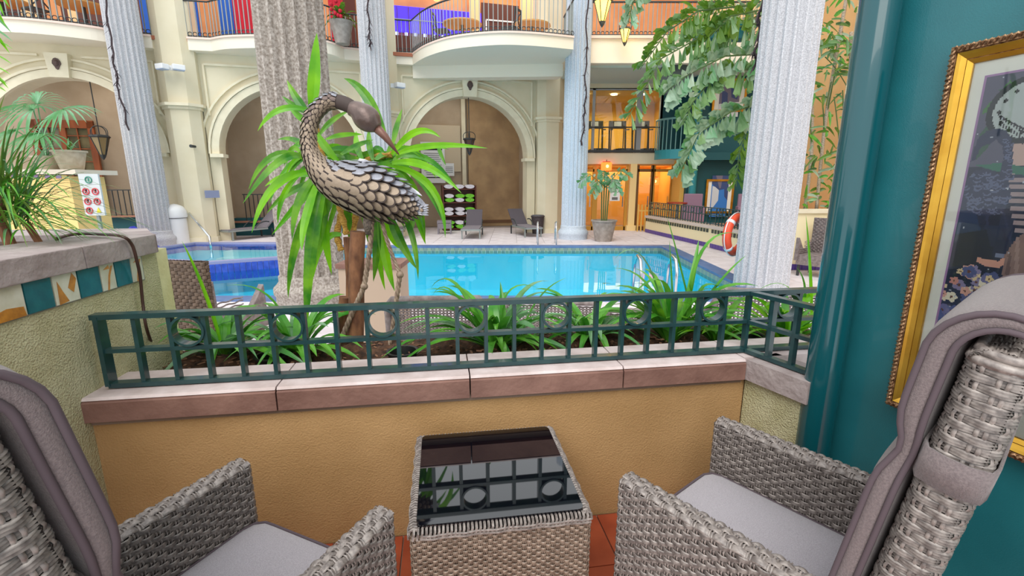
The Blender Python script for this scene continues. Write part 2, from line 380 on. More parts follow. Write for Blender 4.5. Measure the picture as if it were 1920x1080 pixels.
for P, PO, zc, nm in ((POOL, POUT, DK+.02, 'pool'), (TUB, TOUT, DK+.12, 'spa')):
    n = len(P)
    root = empty('swimming_pool' if nm == 'pool' else 'hot_tub', 'large turquoise swimming pool with blue coping in the courtyard' if nm == 'pool' else 'raised angular hot tub with cobalt rim at the left corner of the pool', 'pool', (P[0][0], P[0][1], DK))
    zb = DK-1.25 if nm == 'pool' else DK-.55; wz = DK-.12 if nm == 'pool' else DK+.07
    cop = MB(); PI_ = P
    for i in range(n):
        j = (i+1) % n
        a, b, c, d = PI_[i], PI_[j], PO[j], PO[i]
        cop.add([(a[0], a[1], zc), (b[0], b[1], zc), (c[0], c[1], zc), (d[0], d[1], zc), (a[0], a[1], zc-.07), (b[0], b[1], zc-.07), (c[0], c[1], DK-.12), (d[0], d[1], DK-.12)],
                [(0, 1, 2, 3), (4, 5, 1, 0), (3, 2, 6, 7), (4, 7, 6, 5)])
    cop.build('coping', bluec if nm == 'pool' else mat('lavender_coping', rgb(150, 150, 190), .5), root)
    bas = MB(); bas.prism(P, zb-.1, zb)
    for i in range(n):
        j = (i+1) % n; a, b = P[i], P[j]
        bas.add([(a[0], a[1], zb), (b[0], b[1], zb), (b[0], b[1], zc-.2), (a[0], a[1], zc-.2)], [(0, 1, 2, 3)])
    bas.build('basin', poolm, root)
    # tile band pieces just under the coping
    bp = []
    band = MB(); band2 = MB()
    for i in range(n):
        a, b = Vector(P[i]), Vector(P[(i+1) % n]); L = (b-a).length; k = max(1, int(L/.11)); d = (b-a)/k; u = d.normalized()
        for q in range(k):
            p = a+d*q; e = p+d*.94
            nrm = Vector((-u.y, u.x))*(.012)
            (band if q % 2 or nm == 'spa' else band2).add([(p.x, p.y, zc-.21), (e.x, e.y, zc-.21), (e.x, e.y, zc-.05), (p.x, p.y, zc-.05),
                (p.x+nrm.x, p.y+nrm.y, zc-.21), (e.x+nrm.x, e.y+nrm.y, zc-.21), (e.x+nrm.x, e.y+nrm.y, zc-.05), (p.x+nrm.x, p.y+nrm.y, zc-.05)],
                [(0, 1, 2, 3), (4, 7, 6, 5), (0, 3, 7, 4), (1, 5, 6, 2), (3, 2, 6, 7)])
    band.build('waterline_tiles', bluet if nm == 'spa' else oliv, root, stuff=True)
    if band2.v: band2.build('waterline_tiles', oliv2, root, stuff=True)
    wm = glassmat('pool_water', (.5, .94, 1, 1) if nm == 'pool' else (.75, .96, 1, 1), 1.22, .01)
    nt = wm.node_tree; g = [q for q in nt.nodes if q.type == 'BSDF_GLOSSY'][0]; nz = nt.nodes.new('ShaderNodeTexNoise'); nz.inputs['Scale'].default_value = 1.3; bpn = nt.nodes.new('ShaderNodeBump'); bpn.inputs['Strength'].default_value = .06; bpn.inputs['Distance'].default_value = .05
    tcn = nt.nodes.new('ShaderNodeTexCoord'); nt.links.new(tcn.outputs['Object'], nz.inputs[0]); nt.links.new(nz.outputs[0], bpn.inputs['Height']); nt.links.new(bpn.outputs[0], g.inputs['Normal'])
    wme = bpy.data.meshes.new('water'); wo_ = root_loc(root); wme.from_pydata([(p[0]-wo_.x, p[1]-wo_.y, wz-wo_.z) for p in P], [], [tuple(range(n))]); wme.materials.append(wm); wme.update(); link(bpy.data.objects.new('water', wme), root)
    if nm == 'spa':
        wl = MB()
        for i in (0, 1):   # low wall facing the pool, cobalt tiles
            a, b = P[i], P[i+1]
            k = 14
            for q in range(k):
                t0, t1 = q/k, (q+.92)/k; p = Vector(a).lerp(Vector(b), t0); e = Vector(a).lerp(Vector(b), t1); u = (Vector(b)-Vector(a)).normalized(); nr_ = Vector((u.y, -u.x))*.21
                wl.extr([(p.x+nr_.x, p.y+nr_.y, DK-.3), (e.x+nr_.x, e.y+nr_.y, DK-.3), (e.x+nr_.x, e.y+nr_.y, zc-.06), (p.x+nr_.x, p.y+nr_.y, zc-.06)], (nr_.x*.05, nr_.y*.05, 0))
        wl.build('rim_tiles', bluet, root, stuff=True)
        st = MB()
        for q in range(3): st.bbox((-8.0, 12.9-.35*q, zb), (-6.4, 13.28-.35*q, DK-.08-.14*q))
        st.build('steps', mat('pale_aqua_step', rgb(190, 232, 236), .5), root)

# ladders
def ladder(px, py, label, yaw=0):
    p = atz(px, py, DK); r = empty('pool_ladder', label, 'ladder', (p.x, p.y, DK), yaw)
    for sx in (-.27, .27):
        path = [(sx, .28, 0), (sx, .28, .45), (sx, .2, .62), (sx, .02, .66), (sx, -.12, .5), (sx, -.16, 0), (sx, -.16, -.9)]
        pts = []
        for i in range(len(path)-1):
            for t in range(4): pts.append(Vector(path[i]).lerp(Vector(path[i+1]), t/4))
        pts.append(Vector(path[-1]))
        o = MB().tube(pts, .024, 8).mesh('handrail', steel, None, 2); h = bpy.data.objects.new('handrail', o); link(h, r)
    for z in (-.22, -.5): 
        o = MB().bbox((-.27, -.2, z-.02), (.27, -.12, z)).mesh('tread', steel); h = bpy.data.objects.new('tread', o); link(h, r)
    return r
ladder(1025, 458, 'steel pool ladder in front of the pale blue column')
ladder(1222, 556, 'steel pool ladder at the near right corner of the pool', PI)
hr = empty('spa_handrail', 'slanted steel handrail leading down into the hot tub', 'handrail', tuple(atz(362, 452, DK)))
a = atz(362, 452, DK); b = atz(397, 475, DK-.1)
MB().tube([a, a+Vector((-.12, 0, .95)), a+Vector((-.02, -.1, 1.02)), b+Vector((0, 0, .45)), b], .03, 8).build('rail', steel, hr, 2)

# ------------------------------------------------------------ facade with three arches
ARC = [0, -5.68, -11.36]; ZSP = 2.45; RI = 2.06; ZC = 4.45
def arcpts(c, rs, ext=0, n=28, z0=None):
    k = (ZC-ZSP)/RI
    return [(c-rs*math.cos(PI*i/n), ZSP+rs*k*math.sin(PI*i/n)) for i in range(n+1)]
for ci, c in enumerate(ARC):
    fw = MB(); z1 = 5.3; hw = 2.36
    ap = arcpts(c, RI); n = len(ap)-1
    xs_ = [c-hw]+[p[0] for p in ap]+[c+hw]
    low = [ZSP]+[p[1] for p in ap]+[ZSP]
    A = [(x, z) for x, z in zip(xs_, low)]
    # spandrel slab (front, back, intrados)
    for o, o2 in ((0, -.55),):
        front_lo = [W(x, z, o) for x, z in A]; front_hi = [W(x, z1, o) for x, z in A]
        back_lo = [W(x, z, o2) for x, z in A]; back_hi = [W(x, z1, o2) for x, z in A]
        fw.strip(front_lo, front_hi); fw.strip(back_lo, back_hi); fw.strip(front_lo, back_lo)
    for sx in (-1, 1):
        fw.extr([W(c+sx*RI, DK-.1, 0), W(c+sx*hw, DK-.1, 0), W(c+sx*hw, ZSP, 0), W(c+sx*RI, ZSP, 0)], -FN*.55)
    wl = struct('wall_back', fw, cream)
    # archivolt bands
    def ring(r0, r1, o, nm, m=creamd, z_add=0):
        mb = MB(); a0 = arcpts(c, r0, n=30); a1 = arcpts(c, r1, n=30)
        fo = [W(x, z, o) for x, z in a0]; fi = [W(x, z, o) for x, z in a1]; bo = [W(x, z, -.02) for x, z in a0]; bi = [W(x, z, -.02) for x, z in a1]
        mb.strip(fo, fi); mb.strip(fo, bo); mb.strip(fi, bi)
        mb.add([fo[0], fi[0], bi[0], bo[0]], [(0, 1, 2, 3)]); mb.add([fo[-1], fi[-1], bi[-1], bo[-1]], [(0, 1, 2, 3)])
        mb.build(nm, m, wl)
    ring(RI-.01, RI+.2, .1, 'arch_moulding'); ring(RI+.21, RI+.27, .14, 'arch_moulding'); ring(RI+.44, RI+.5, .07, 'arch_moulding')
    ks = MB(); ks.extr([W(c-.22, 4.4, 0), W(c+.22, 4.4, 0), W(c+.27, 5.02, 0), W(c-.27, 5.02, 0)], FN*.22); ks.build('keystone', creamd, wl)
    em = MB(); em.extr([W(c-.0+.1*math.sin(t)*(1 if math.cos(t) > -.3 else .6), 4.74+.15*math.cos(t), .22) for t in [2*PI*i/12 for i in range(12)]], FN*.03)
    em.ball(W(c, 4.76, .24), .07, 8, 5, (1, 1, 1.3)); em.build('shield_emblem', mat('bronze_emblem', rgb(96, 78, 74), .6, .3), wl)
    for sx in (-1, 1):
        pm = MB()
        P_ = [W(c+sx*2.2, 3.55, .03), W(c+sx*2.2, 4.98, .03), W(c+sx*.5, 4.98, .03)]
        pm.beam(P_[0], P_[1], .06, .06); pm.beam(P_[1], P_[2], .06, .06); pm.build('spandrel_moulding', creamd, wl)
        ib = MB(); ib.box(W(c+sx*(RI+.03), ZSP-.06, .0), (.36, .5, .1), FA); ib.build('impost_block', creamd, wl)
tr = 0
for ci, s in enumerate((2.85, -2.84, -8.52, -14.2)):
    pl = MB(); hw = .46
    pr = lambda h, o: [W2(s-h, -.4), W2(s-h, o*.5), W2(s-h*.5, o), W2(s+h*.5, o), W2(s+h, o*.5), W2(s+h, -.4)]
    pl.prism(pr(.46, .45), DK-.05, 3.66); root = struct('wall_back', pl, cream)
    MB().prism(pr(.5, .5), 3.66, 3.74).build('capital', creamd, root); MB().prism(pr(.58, .58), 3.74, 3.82).build('capital', creamd, root)
    MB().prism(pr(.5, .42), 3.82, 8.8).build('upper_pier', cream, root)
    MB().prism(pr(.49, .5), DK-.02, DK+.16).build('plinth', creamd, root)
# floodlights on the piers
def flood(s, z, o, label, yaws):
    p = W(s, z, o); r = empty('floodlight', label, 'lamp', tuple(p))
    MB().box(p+FN*.03, (.16, .1, .12), FA).build('bracket', whitep, r)
    for y in yaws:
        q = p+FE*(.2*(1 if y > 0 else -1))+FN*.15
        MB().box(q, (.3, .2, .14), FA+y).build('lamp_head', whitep, r, bevel=.02)
        MB().box(q+Vector((0, 0, -.075)), (.26, .17, .02), FA+y).build('lens', mat('blue_grey_lens', rgb(150, 170, 205), .2), r)
flood(-8.5, 4.72, .55, 'white twin floodlights on the pier left of the middle arch', (-.6, .5))
flood(-2.5, 4.55, .55, 'small white floodlight on the pier behind the second column', (.5,))
def spot(s, z, o):
    p = W(s, z, o); r = empty('security_camera', 'small grey bullet camera on the pier left of the middle arch', 'camera', tuple(p))
    MB().lathe([(.035, -.1), (.045, .1)], p+FN*.1, 12, ax=Matrix.Rotation(PI/2, 3, 'X')).build('housing', ironm, r, True); MB().box(p, (.06, .08, .06), FA).build('mount', ironm, r)
spot(-8.25, 2.62, .5)
tag(MB().box(W(-8.05, 1.25, .2)+FN*.15+FE*.05, (.42, .02, .22), FA+.8).build('plaque', mat('slate_blue', rgb(140, 150, 182), .5)), 'small blue plaque on the side of the left pier', 'plaque')

# back walls of the arch recesses, soffit, floor slab over
rec = MB(); rec.extr([W(-19, DK, -3.2), W(2.9, DK, -3.2), W(2.9, 5.2, -3.2), W(-19, 5.2, -3.2)], -FN*.2); struct('wall_back', rec, taupe)
struct('wall_right', MB().box(W(2.75, 2.5, -1.9), (.3, 2.7, 5.5), FA), taupe)
for s in (-2.84, -8.52):
    q = MB(); q.box(W(s, 2.5, -1.9), (.3, 2.6, 5.5), FA); struct('wall_back', q, taupe)
sc = MB(); sc.extr([W(-14.6, 5.1, -.3), W(2.6, 5.1, -.3), W(2.6, 5.1, -3.3), W(-14.6, 5.1, -3.3)], (0, 0, .15)); struct('ceiling', sc, cream)
# arch 3 recess details
struct('trim_1', MB().box(W(.28, 2.4, -3.1), (.16, .1, 5.4), FA), creamd)
pan = MB().box(W(1.55, 2.3, -3.05), (2.2, .12, 5.0), FA); struct('wall_back', pan, taupe2)
struct('trim_2', MB().box(W(1.5, .0, -2.98), (2.1, .06, .12), FA), mat('brown_base', rgb(120, 86, 60), .6))
struct('wall_back', MB().box(W(-1.2, 2.95, -3.15), (2.7, .1, 1.8), FA), mat('pale_taupe', rgb(206, 190, 164), .85))
# arch 2 recess: stair ramp & teal base with railing
rb = MB(); rb.box(W(-6.2, .1, -1.6), (3.6, .3, .6), FA); struct('baseboard_back', rb, tealb)
struct('trim_3', MB().box(W(-6.2, .28, -1.5), (3.7, .4, .06), FA), mat('clay_ledge', rgb(170, 118, 96), .6))
rm = MB(); rm.extr([W(-6.6, .3, -2.6), W(-4.0, .3, -2.6), W(-4.0, 2.0, -2.6), W(-6.6, .7, -2.6)], FN*.15); struct('wall_back', rm, mat('stair_side_plaster', rgb(176, 150, 124), .8))
rl = empty('stair_railing', 'iron stair railing inside the middle arch', 'railing', tuple(W(-6.3, .3, -1.5)))
bmesh_bal = MB().box((0, 0, .45), (.022, .022, .9)).mesh('baluster', ironm)
for i in range(9): inst('baluster', bmesh_bal, rl, W(-7.6+.14*i, .3, -1.45))
MB().beam(W(-7.65, 1.2, -1.45), W(-6.45, 1.2, -1.45), .04, .03).build('handrail', ironm, rl)
for i in range(12): inst('baluster', bmesh_bal, rl, W(-6.4+.18*i, .45+.09*i, -2.4))
MB().beam(W(-6.4, 1.35, -2.4), W(-4.3, 2.42, -2.4), .04, .03).build('handrail', ironm, rl)
# arch 1 recess: wooden doors, teal base
rb = MB(); rb.box(W(-10.6, .15, -1.8), (3.2, .3, .8), FA); struct('baseboard_back', rb, tealb)
struct('trim_4', MB().box(W(-10.6, .52, -1.7), (3.3, .5, .06), FA), mat('clay_ledge', rgb(170, 118, 96), .6))
for k, s in enumerate((-10.2, -13.2)):
    d = MB()
    for dx in (-.8, 0, .8): d.box(W(s+dx, 2.1, -3.0), (.18, .1, 3.0), FA)
    for z in (.7, 1.2, 3.5): d.box(W(s, z, -3.0), (1.78, .1, .25), FA)
    dr = struct('door_%d' % (k+1), d, wood)
    for dx in (-.4, .4):
        gl = MB().box(W(s+dx, 2.3, -3.04), (.62, .03, 2.3), FA).build('pane', mat('dark_door_glass', rgb(84, 84, 66), .1, 0, rgb(130, 120, 90), 2), dr)
        for q in range(5):
            MB().box(W(s+dx, 1.45+.42*q, -3.0), (.62, .04, .03), FA).build('glazing_bar', wood, dr)
        MB().box(W(s+dx, 2.3, -2.99), (.03, .04, 2.2), FA).build('glazing_bar', wood, dr)
rl = empty('terrace_railing', 'black iron railing in front of the wooden door in the left arch', 'railing', tuple(W(-10.6, .55, -1.6)))
for i in range(20): inst('baluster', bmesh_bal, rl, W(-12+.15*i, .55, -1.45), sc=(1, 1, .9))
MB().beam(W(-12.1, 1.36, -1.45), W(-9.1, 1.36, -1.45), .05, .03).build('handrail', ironm, rl)

# lanterns
amber = mat('amber_glass_lit', rgb(250, 180, 40), .3, emit=(1, .62, .1, 1), es=3.5)
def lantern(p, label, h=.55, top=None, glass=None, rod=0):
    p = Vector(p); r = empty('lantern', label, 'lantern', tuple(p))
    MB().lathe([(.02, .18*h*2), (.2*h*2, .16*h*2), (.23*h*2, .12*h*2), (.2*h*2, .1*h*2)], p, 6).build('cap', ironm, r)
    MB().lathe([(.06*h*2, -.3*h*2), (.18*h*2, .1*h*2)], p, 6).build('glass', glass or mat('dim_lantern_glass', rgb(150, 130, 90), .3), r)
    MB().lathe([(.01, -.42*h*2), (.05*h*2, -.36*h*2), (.075*h*2, -.3*h*2)], p, 6).build('finial', ironm, r)
    for k in range(6):
        a = 2*PI*k/6; d0 = Vector((math.cos(a), math.sin(a), 0))
        MB().beam(p+d0*.065*h*2+Vector((0, 0, -.3*h*2)), p+d0*.185*h*2+Vector((0, 0, .1*h*2)), .02, .02).build('glazing_bar', ironm, r)
    sc_ = MB()
    for k in range(4):
        a = PI/2*k; d0 = Vector((math.cos(a), math.sin(a), 0))
        sc_.tube(bez(p+d0*.2*h*2+Vector((0, 0, .15*h*2)), p+d0*.26*h*2+Vector((0, 0, .36*h*2)), p+Vector((0, 0, .38*h*2)), 6), .012, 5)
    sc_.build('scroll_crown', ironm, r)
    if rod: MB().tube([p+Vector((0, 0, .3*h)), p+Vector((0, 0, rod))], .015, 6).build('hanging_rod', ironm, r)
    return r
lantern(W(.02, 2.95, -.25), 'dark iron lantern hanging in the right hand arch', .5, rod=1.5, glass=mat('bronze_lantern_body', rgb(92, 66, 56), .6, .2))
lantern(W(-10.9, 2.75, -.25), 'iron lantern with yellowish glass hanging in the left arch', .6, rod=1.9)
lp = at(1130, 12, 13.2); lantern(lp, 'glowing yellow lantern beside the top of the pale blue column', .58, glass=amber, rod=1.5)
lp2 = at(1172, 62, 15.0); lantern(lp2, 'smaller glowing lantern behind the balcony railing right of the pale blue column', .42, glass=amber, rod=.9)
for q, e in ((lp, 18), (lp2, 12)):
    l = bpy.data.lights.new('lantern_light', 'POINT'); l.energy = e; l.color = (1, .6, .15); l.shadow_soft_size = .15; o = bpy.data.objects.new('lantern_light', l); C.objects.link(o); o.location = q+Vector((.1, -.4, -.1))
# ------------------------------------------------------------ balconies of the upper floor
def smooth_poly(P, n=6):
    out = []
    for i in range(len(P)-1):
        p0, p1, p2, p3 = [Vector(P[max(0, min(len(P)-1, k))]) for k in (i-1, i, i+1, i+2)]
        for q in range(n):
            t = q/n; out.append(.5*((2*p1)+(-p0+p2)*t+(2*p0-5*p1+4*p2-p3)*t*t+(-p0+3*p1-3*p2+p3)*t**3))
    out.append(Vector(P[-1])); return out
balm = MB().box((0, 0, .47), (.022, .022, .94)).mesh('baluster', ironl)
ringm = MB().tube(circ((0, 0, .1), .055, 10), .011, 4, closed=True).mesh('scroll', ironm)
balc = [
 ([(-14.0, .3), (-13.4, .35), (-12.6, .85), (-11.4, 1.05), (-10.2, .8), (-9.5, .35), (-9.0, .3)], 'curved cream balcony above the left arch', 'iron railing on the balcony above the left arch'),
 ([(-8.1, .35), (-7.5, .38), (-6.9, .8), (-5.7, 1.15), (-4.4, 1.0), (-3.9, .4), (-3.3, .35)], 'gently bowed cream balcony above the middle arch', 'iron railing on the balcony above the middle arch'),
 ([(-2.4, .22), (-1.85, .25), (-1.5, 1.35), (-.86, 2.35), (.2, 3.05), (1.2, 3.25), (2.45, 3.2), (2.7, 1.8)], 'deep round cream balcony projecting over the right arch', 'curved iron railing on the deep round balcony over the right arch')]
for bi, (P, l1, l2) in enumerate(balc):
    pts = [(P[0][0], P[0][1])]+[tuple(q) for q in smooth_poly(P[1:-1], 8)]+[P[-1]]
    a = W(pts[0][0], 5.3, 0)
    r = empty('balcony', l1, 'balcony', tuple(a))
    poly = [W2(*p) for p in pts]+[W2(pts[-1][0], -.5), W2(pts[0][0], -.5)]
    MB().prism(poly, 5.27, 5.56).build('fascia', white_f, r)
    pl2 = [W2(p[0], p[1]+.05) for p in pts]+[W2(pts[-1][0], -.5), W2(pts[0][0], -.5)]
    MB().prism(pl2, 5.56, 5.61).build('edge_moulding', mat('pink_cream_edge', rgb(240, 214, 200), .6), r)
    if bi == 2:   # sloping beam that carries it
        sb = MB(); sb.extr([W(-1.85, 4.9, .1), W(2.75, 4.9, 1.6), W(2.75, 5.27, 1.6), W(-1.85, 5.27, .1)], -FN*.5); sb.build('carrying_beam', white_f, r)
    rl = empty('balcony_railing', l2, 'railing', tuple(W(pts[0][0], 5.61, .2)), group=None)
    path = [W(p[0], 5.61, p[1]-.08) for p in pts]
    MB().tube([p+Vector((0, 0, .96)) for p in path], .025, 5).build('handrail', ironm, rl)
    MB().tube([p+Vector((0, 0, .05)) for p in path], .018, 4).build('bottom_rail', ironm, rl)
    acc = 0; nxt = 0
    for i in range(len(path)-1):
        L = (path[i+1]-path[i]).length
        while nxt <= acc+L:
            p = path[i].lerp(path[i+1], (nxt-acc)/L if L else 0)
            inst('baluster', balm, rl, p); d = path[i+1]-path[i]
            if True: inst('scroll', ringm, rl, p+d.normalized()*.065, math.atan2(d.y, d.x))
            nxt += .13
        acc += L
# right bay fascia + railing
fb = MB(); fb.bbox((2.2, 15.5, 5.16), (9.0, 15.8, 5.87)); r = empty('balcony', 'straight cream balcony front right of the pale blue column', 'balcony', (2.2, 15.5, 5.16))
fb.build('fascia', white_f, r); MB().bbox((2.2, 15.42, 5.84), (9.0, 15.9, 5.92)).build('edge_moulding', MATS['pink_cream_edge'], r)
rl = empty('balcony_railing', 'dark iron railing on the straight balcony right of the pale blue column', 'railing', (2.3, 15.6, 5.92))
for i in range(50):
    inst('baluster', balm, rl, (2.3+.13*i, 15.6, 5.92)); inst('scroll', ringm, rl, (2.365+.13*i, 15.6, 5.92))
MB().bbox((2.2, 15.57, 6.86), (8.9, 15.63, 6.9)).build('handrail', ironm, rl); MB().bbox((2.2, 15.58, 5.96), (8.9, 15.62, 5.99)).build('bottom_rail', ironm, rl)
struct('floor', MB().extr([W(-14.6, 5.5, .3), W(2.8, 5.5, .3), W(2.8, 5.5, -4.2), W(-14.6, 5.5, -4.2)], (0, 0, .1)), mat('upper_floor_tile', rgb(170, 100, 70), .6))
struct('floor', MB().bbox((2.0, 15.8, 5.7), (9, 20.5, 5.85)), MATS['upper_floor_tile'])
# upper back wall with doors, curtains, framed panel
ub = MB().extr([W(-14.8, 5.6, -2.4), W(3.2, 5.6, -2.4), W(3.2, 10, -2.4), W(-14.8, 10, -2.4)], -FN*.2); uw = struct('wall_back', ub, orng)
struct('wall_back', MB().bbox((2.4, 19.0, 5.85), (9.5, 19.2, 10)), orng)
def fs(px, py, o):
    d = ray(px, py); b = F0+FN*o; t = (b.x*FN.x+b.y*FN.y)/(d[0]*FN.x+d[1]*FN.y)
    q = Vector((d[0]*t, d[1]*t, 0))-F0; return q.dot(FE), EYE+d[2]*t
dk = mat('dark_brown_joinery', rgb(92, 44, 30), .5); red = mat('red_curtain', rgb(200, 20, 50), .8, 0, rgb(160, 10, 36), 6, stretch=(6, 6, .3)); blu = mat('blue_drape', rgb(20, 90, 190), .7)
bluL = mat('blue_neon_glow', rgb(40, 20, 230), .5, emit=(.05, .02, 1, 1), es=1.6)
def upanel(name, px0, px1, m, o=-2.3, label=None, cat=None, z0=5.65, z1=9.4, parent=None):
    s0, _ = fs(px0, 40, o); s1, _ = fs(px1, 40, o)
    q = MB().extr([W(s0, z0, o), W(s1, z0, o), W(s1, z1, o), W(s0, z1, o)], FN*.06)
    ob = q.build(name, m, parent)
    if label: tag(ob, label, cat)
    elif parent is None: ob['kind'] = 'structure'
    return ob
for a, b, m in ((20, 45, dk), (75, 92, dk), (120, 132, dk), (150, 200, dk), (215, 245, dk), (262, 292, dk)): upanel('wall_panel', a, b, m, parent=uw)
for a, b, m in ((45, 75, peach), (92, 120, orng), (132, 150, peach)): upanel('wall_panel', a, b, m, parent=uw)
for a, b, m in ((480, 500, dk), (640, 668, dk)): upanel('wall_panel', a, b, m, parent=uw)
upanel('drape', 268, 286, blu, -1.9, 'blue drape hanging behind the railing above the left pier', 'curtain')
upanel('drape', 362, 374, blu, -1.9, 'narrow blue drape left on the middle balcony', 'curtain')
upanel('drape', 414, 440, blu, -1.9, 'blue drape beside the red curtain on the middle balcony', 'curtain')
upanel('curtain', 440, 476, red, -1.8, 'red curtain on the left of the fluted column, upper floor', 'curtain')
upanel('curtain', 618, 645, red, -1.2, 'red curtain right of the fluted column, upper floor', 'curtain')
# blue-lit bar
s0, z0 = fs(738, 60, -2.2); s1, z1 = fs(880, 20, -2.2)
bar = empty('bar_counter', 'bar lit with blue light on the upper floor behind the round balcony', 'bar', tuple(W(s0, 5.6, -2.1)))
MB().extr([W(s0, 6.9, -2.25), W(s1+.6, 6.9, -2.25), W(s1+.6, 7.75, -2.25), W(s0, 7.75, -2.25)], FN*.05).build('backlit_panel', bluL, bar)
MB().extr([W(s0, 5.6, -2.0), W(s1+.6, 5.6, -2.0), W(s1+.6, 6.65, -2.0), W(s0, 6.65, -2.0)], FN*.3).build('counter_front', dk, bar)
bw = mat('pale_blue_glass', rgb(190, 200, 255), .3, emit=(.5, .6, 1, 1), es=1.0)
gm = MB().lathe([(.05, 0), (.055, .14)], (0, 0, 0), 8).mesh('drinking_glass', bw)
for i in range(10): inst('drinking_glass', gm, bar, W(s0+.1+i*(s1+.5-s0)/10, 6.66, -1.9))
for i in range(8): MB().box(W(s0+.15+i*.4, 7.3, -2.18), (.03, .03, .85), FA).build('shelf_upright', MATS['dark_brown_joinery'], bar)
MB().box(W((s0+s1)/2, 7.3, -2.15), (s1-s0+.6, .05, .03), FA).build('shelf', ironl, bar)
tag(MB().ball(W(-.9, 7.7, -.8), .17, 14, 8).build('pendant_globe', mat('amber_globe', rgb(255, 190, 60), .4, emit=(1, .5, .08, 1), es=2.5), None, True), 'round amber pendant lamp above the blue-lit bar', 'lamp')
upanel('wall_panel', 880, 900, peach, parent=uw, o=-2.2); upanel('wall_panel', 975, 1012, peach, parent=uw, o=-2.2); upanel('wall_panel', 1012, 1070, dk, parent=uw, o=-2.2)
s0, _ = fs(902, 20, -2.2); s1, _ = fs(972, 20, -2.2)
pf = empty('framed_picture', 'large dark framed panel with a white inner line behind the round balcony', 'picture', tuple(W(s0, 6.2, -2.2)))
MB().extr([W(s0, 6.3, -2.2), W(s1, 6.3, -2.2), W(s1, 8.1, -2.2), W(s0, 8.1, -2.2)], FN*.05).build('frame', dk, pf)
wq = MB(); ww = (s1-s0)
for (a, b, c_, d) in ((s0+.15, 6.5, s1-.15, 6.55), (s0+.15, 7.5, s1-.15, 7.55), (s0+.15, 6.5, s0+.2, 7.55), (s1-.2, 6.5, s1-.15, 7.55)): wq.extr([W(a, b, -2.14), W(c_, b, -2.14), W(c_, d, -2.14), W(a, d, -2.14)], FN*.02)
wq.build('inner_line', whitep, pf)
# tables and X-back chairs on the upper floor
tan = mat('tan_tabletop', rgb(206, 156, 90), .5)
def utable(s, o, label, z=5.6, rr=.6):
    p = W(s, z, o); r = empty('cafe_table', label, 'table', tuple(p))
    MB().lathe([(rr, .72), (rr, .76)], p, 20).build('tabletop', tan, r); MB().lathe([(.28, 0), (.05, .05), (.04, .72)], p, 10).build('pedestal', ironm, r)
def uchair(s, o, yaw, label, z=5.6):
    p = W(s, z, o); r = empty('cafe_chair', label, 'chair', tuple(p), yaw)
    def lc(mb, n, m=None): ob = bpy.data.objects.new(n, mb.mesh(n, m or ironm)); link(ob, r)
    lc(MB().bbox((-.21, -.21, .43), (.21, .21, .47)), 'seat')
    for x in (-.19, .19):
        lc(MB().beam((x, .19, 0), (x, .19, .43), .03, .03), 'leg'); lc(MB().beam((x, -.19, 0), (x, -.26, .95), .03, .03), 'leg')
    lc(MB().beam((-.2, -.26, .93), (.2, -.26, .93), .03, .06), 'back_rail'); lc(MB().beam((-.19, -.21, .5), (.19, -.26, .92), .02, .03).beam((.19, -.21, .5), (-.19, -.26, .92), .02, .03), 'cross_back')
utable(-12.6, -.3, 'round tan cafe table on the left balcony near the palm'); utable(-10.7, -.2, 'round tan cafe table on the left balcony beside the column')
utable(1.75, 1.4, 'round tan cafe table on the round balcony near the pale blue column'); utable(-.35, 1.0, 'round tan cafe table in the middle of the round balcony')
uchair(.95, 1.9, FA+.8, 'cross-backed iron chair on the round balcony left of the table'); uchair(-1.0, 1.2, FA-2, 'cross-backed iron chair near the left end of the round balcony')
uchair(-11.6, .2, FA+1, 'iron cafe chair between the tables on the left balcony')
# urn with red flowers between second column and fluted column
def shrub(name, p, label, cat, n, R, lm, wl, ll, pot=None, droop=.5, minel=-.2):
    r = empty(name, label, cat, tuple(p)); p = Vector(p)
    for i in range(n):
        a = random.uniform(0, 2*PI); el = random.uniform(minel, 1.4); L = ll*random.uniform(.6, 1.2)
        d = Vector((math.cos(a)*math.cos(el), math.sin(a)*math.cos(el), math.sin(el))); st = p+d*random.uniform(0, R)
        leaf_mb(bez(st, st+d*L*.6, st+d*L+Vector((0, 0, -L*droop)), 4), wl*random.uniform(.7, 1.2)).build('leaf', lm if not isinstance(lm, list) else random.choice(lm), r, 2)
    return r
ur = W(-3.9, 5.6, .75)
pq = empty('flower_urn', 'brown urn standing on the balcony left of the second column', 'planter', tuple(ur)); MB().lathe([(.2, 0), (.32, .55), (.36, .6), (.3, .6)], ur, 16).build('urn', potm, pq, True)
sh = shrub('balcony_plant', ur+Vector((0, 0, .75)), 'bushy green plant with red flowers in the balcony urn', 'plant', 50, .25, [ftl3, grassl], .12, .3)
for i in range(7): MB().ball(ur+Vector((random.uniform(-.3, .3), -.3, random.uniform(.6, 1.1))), .06, 6, 4).build('flower', red, sh)

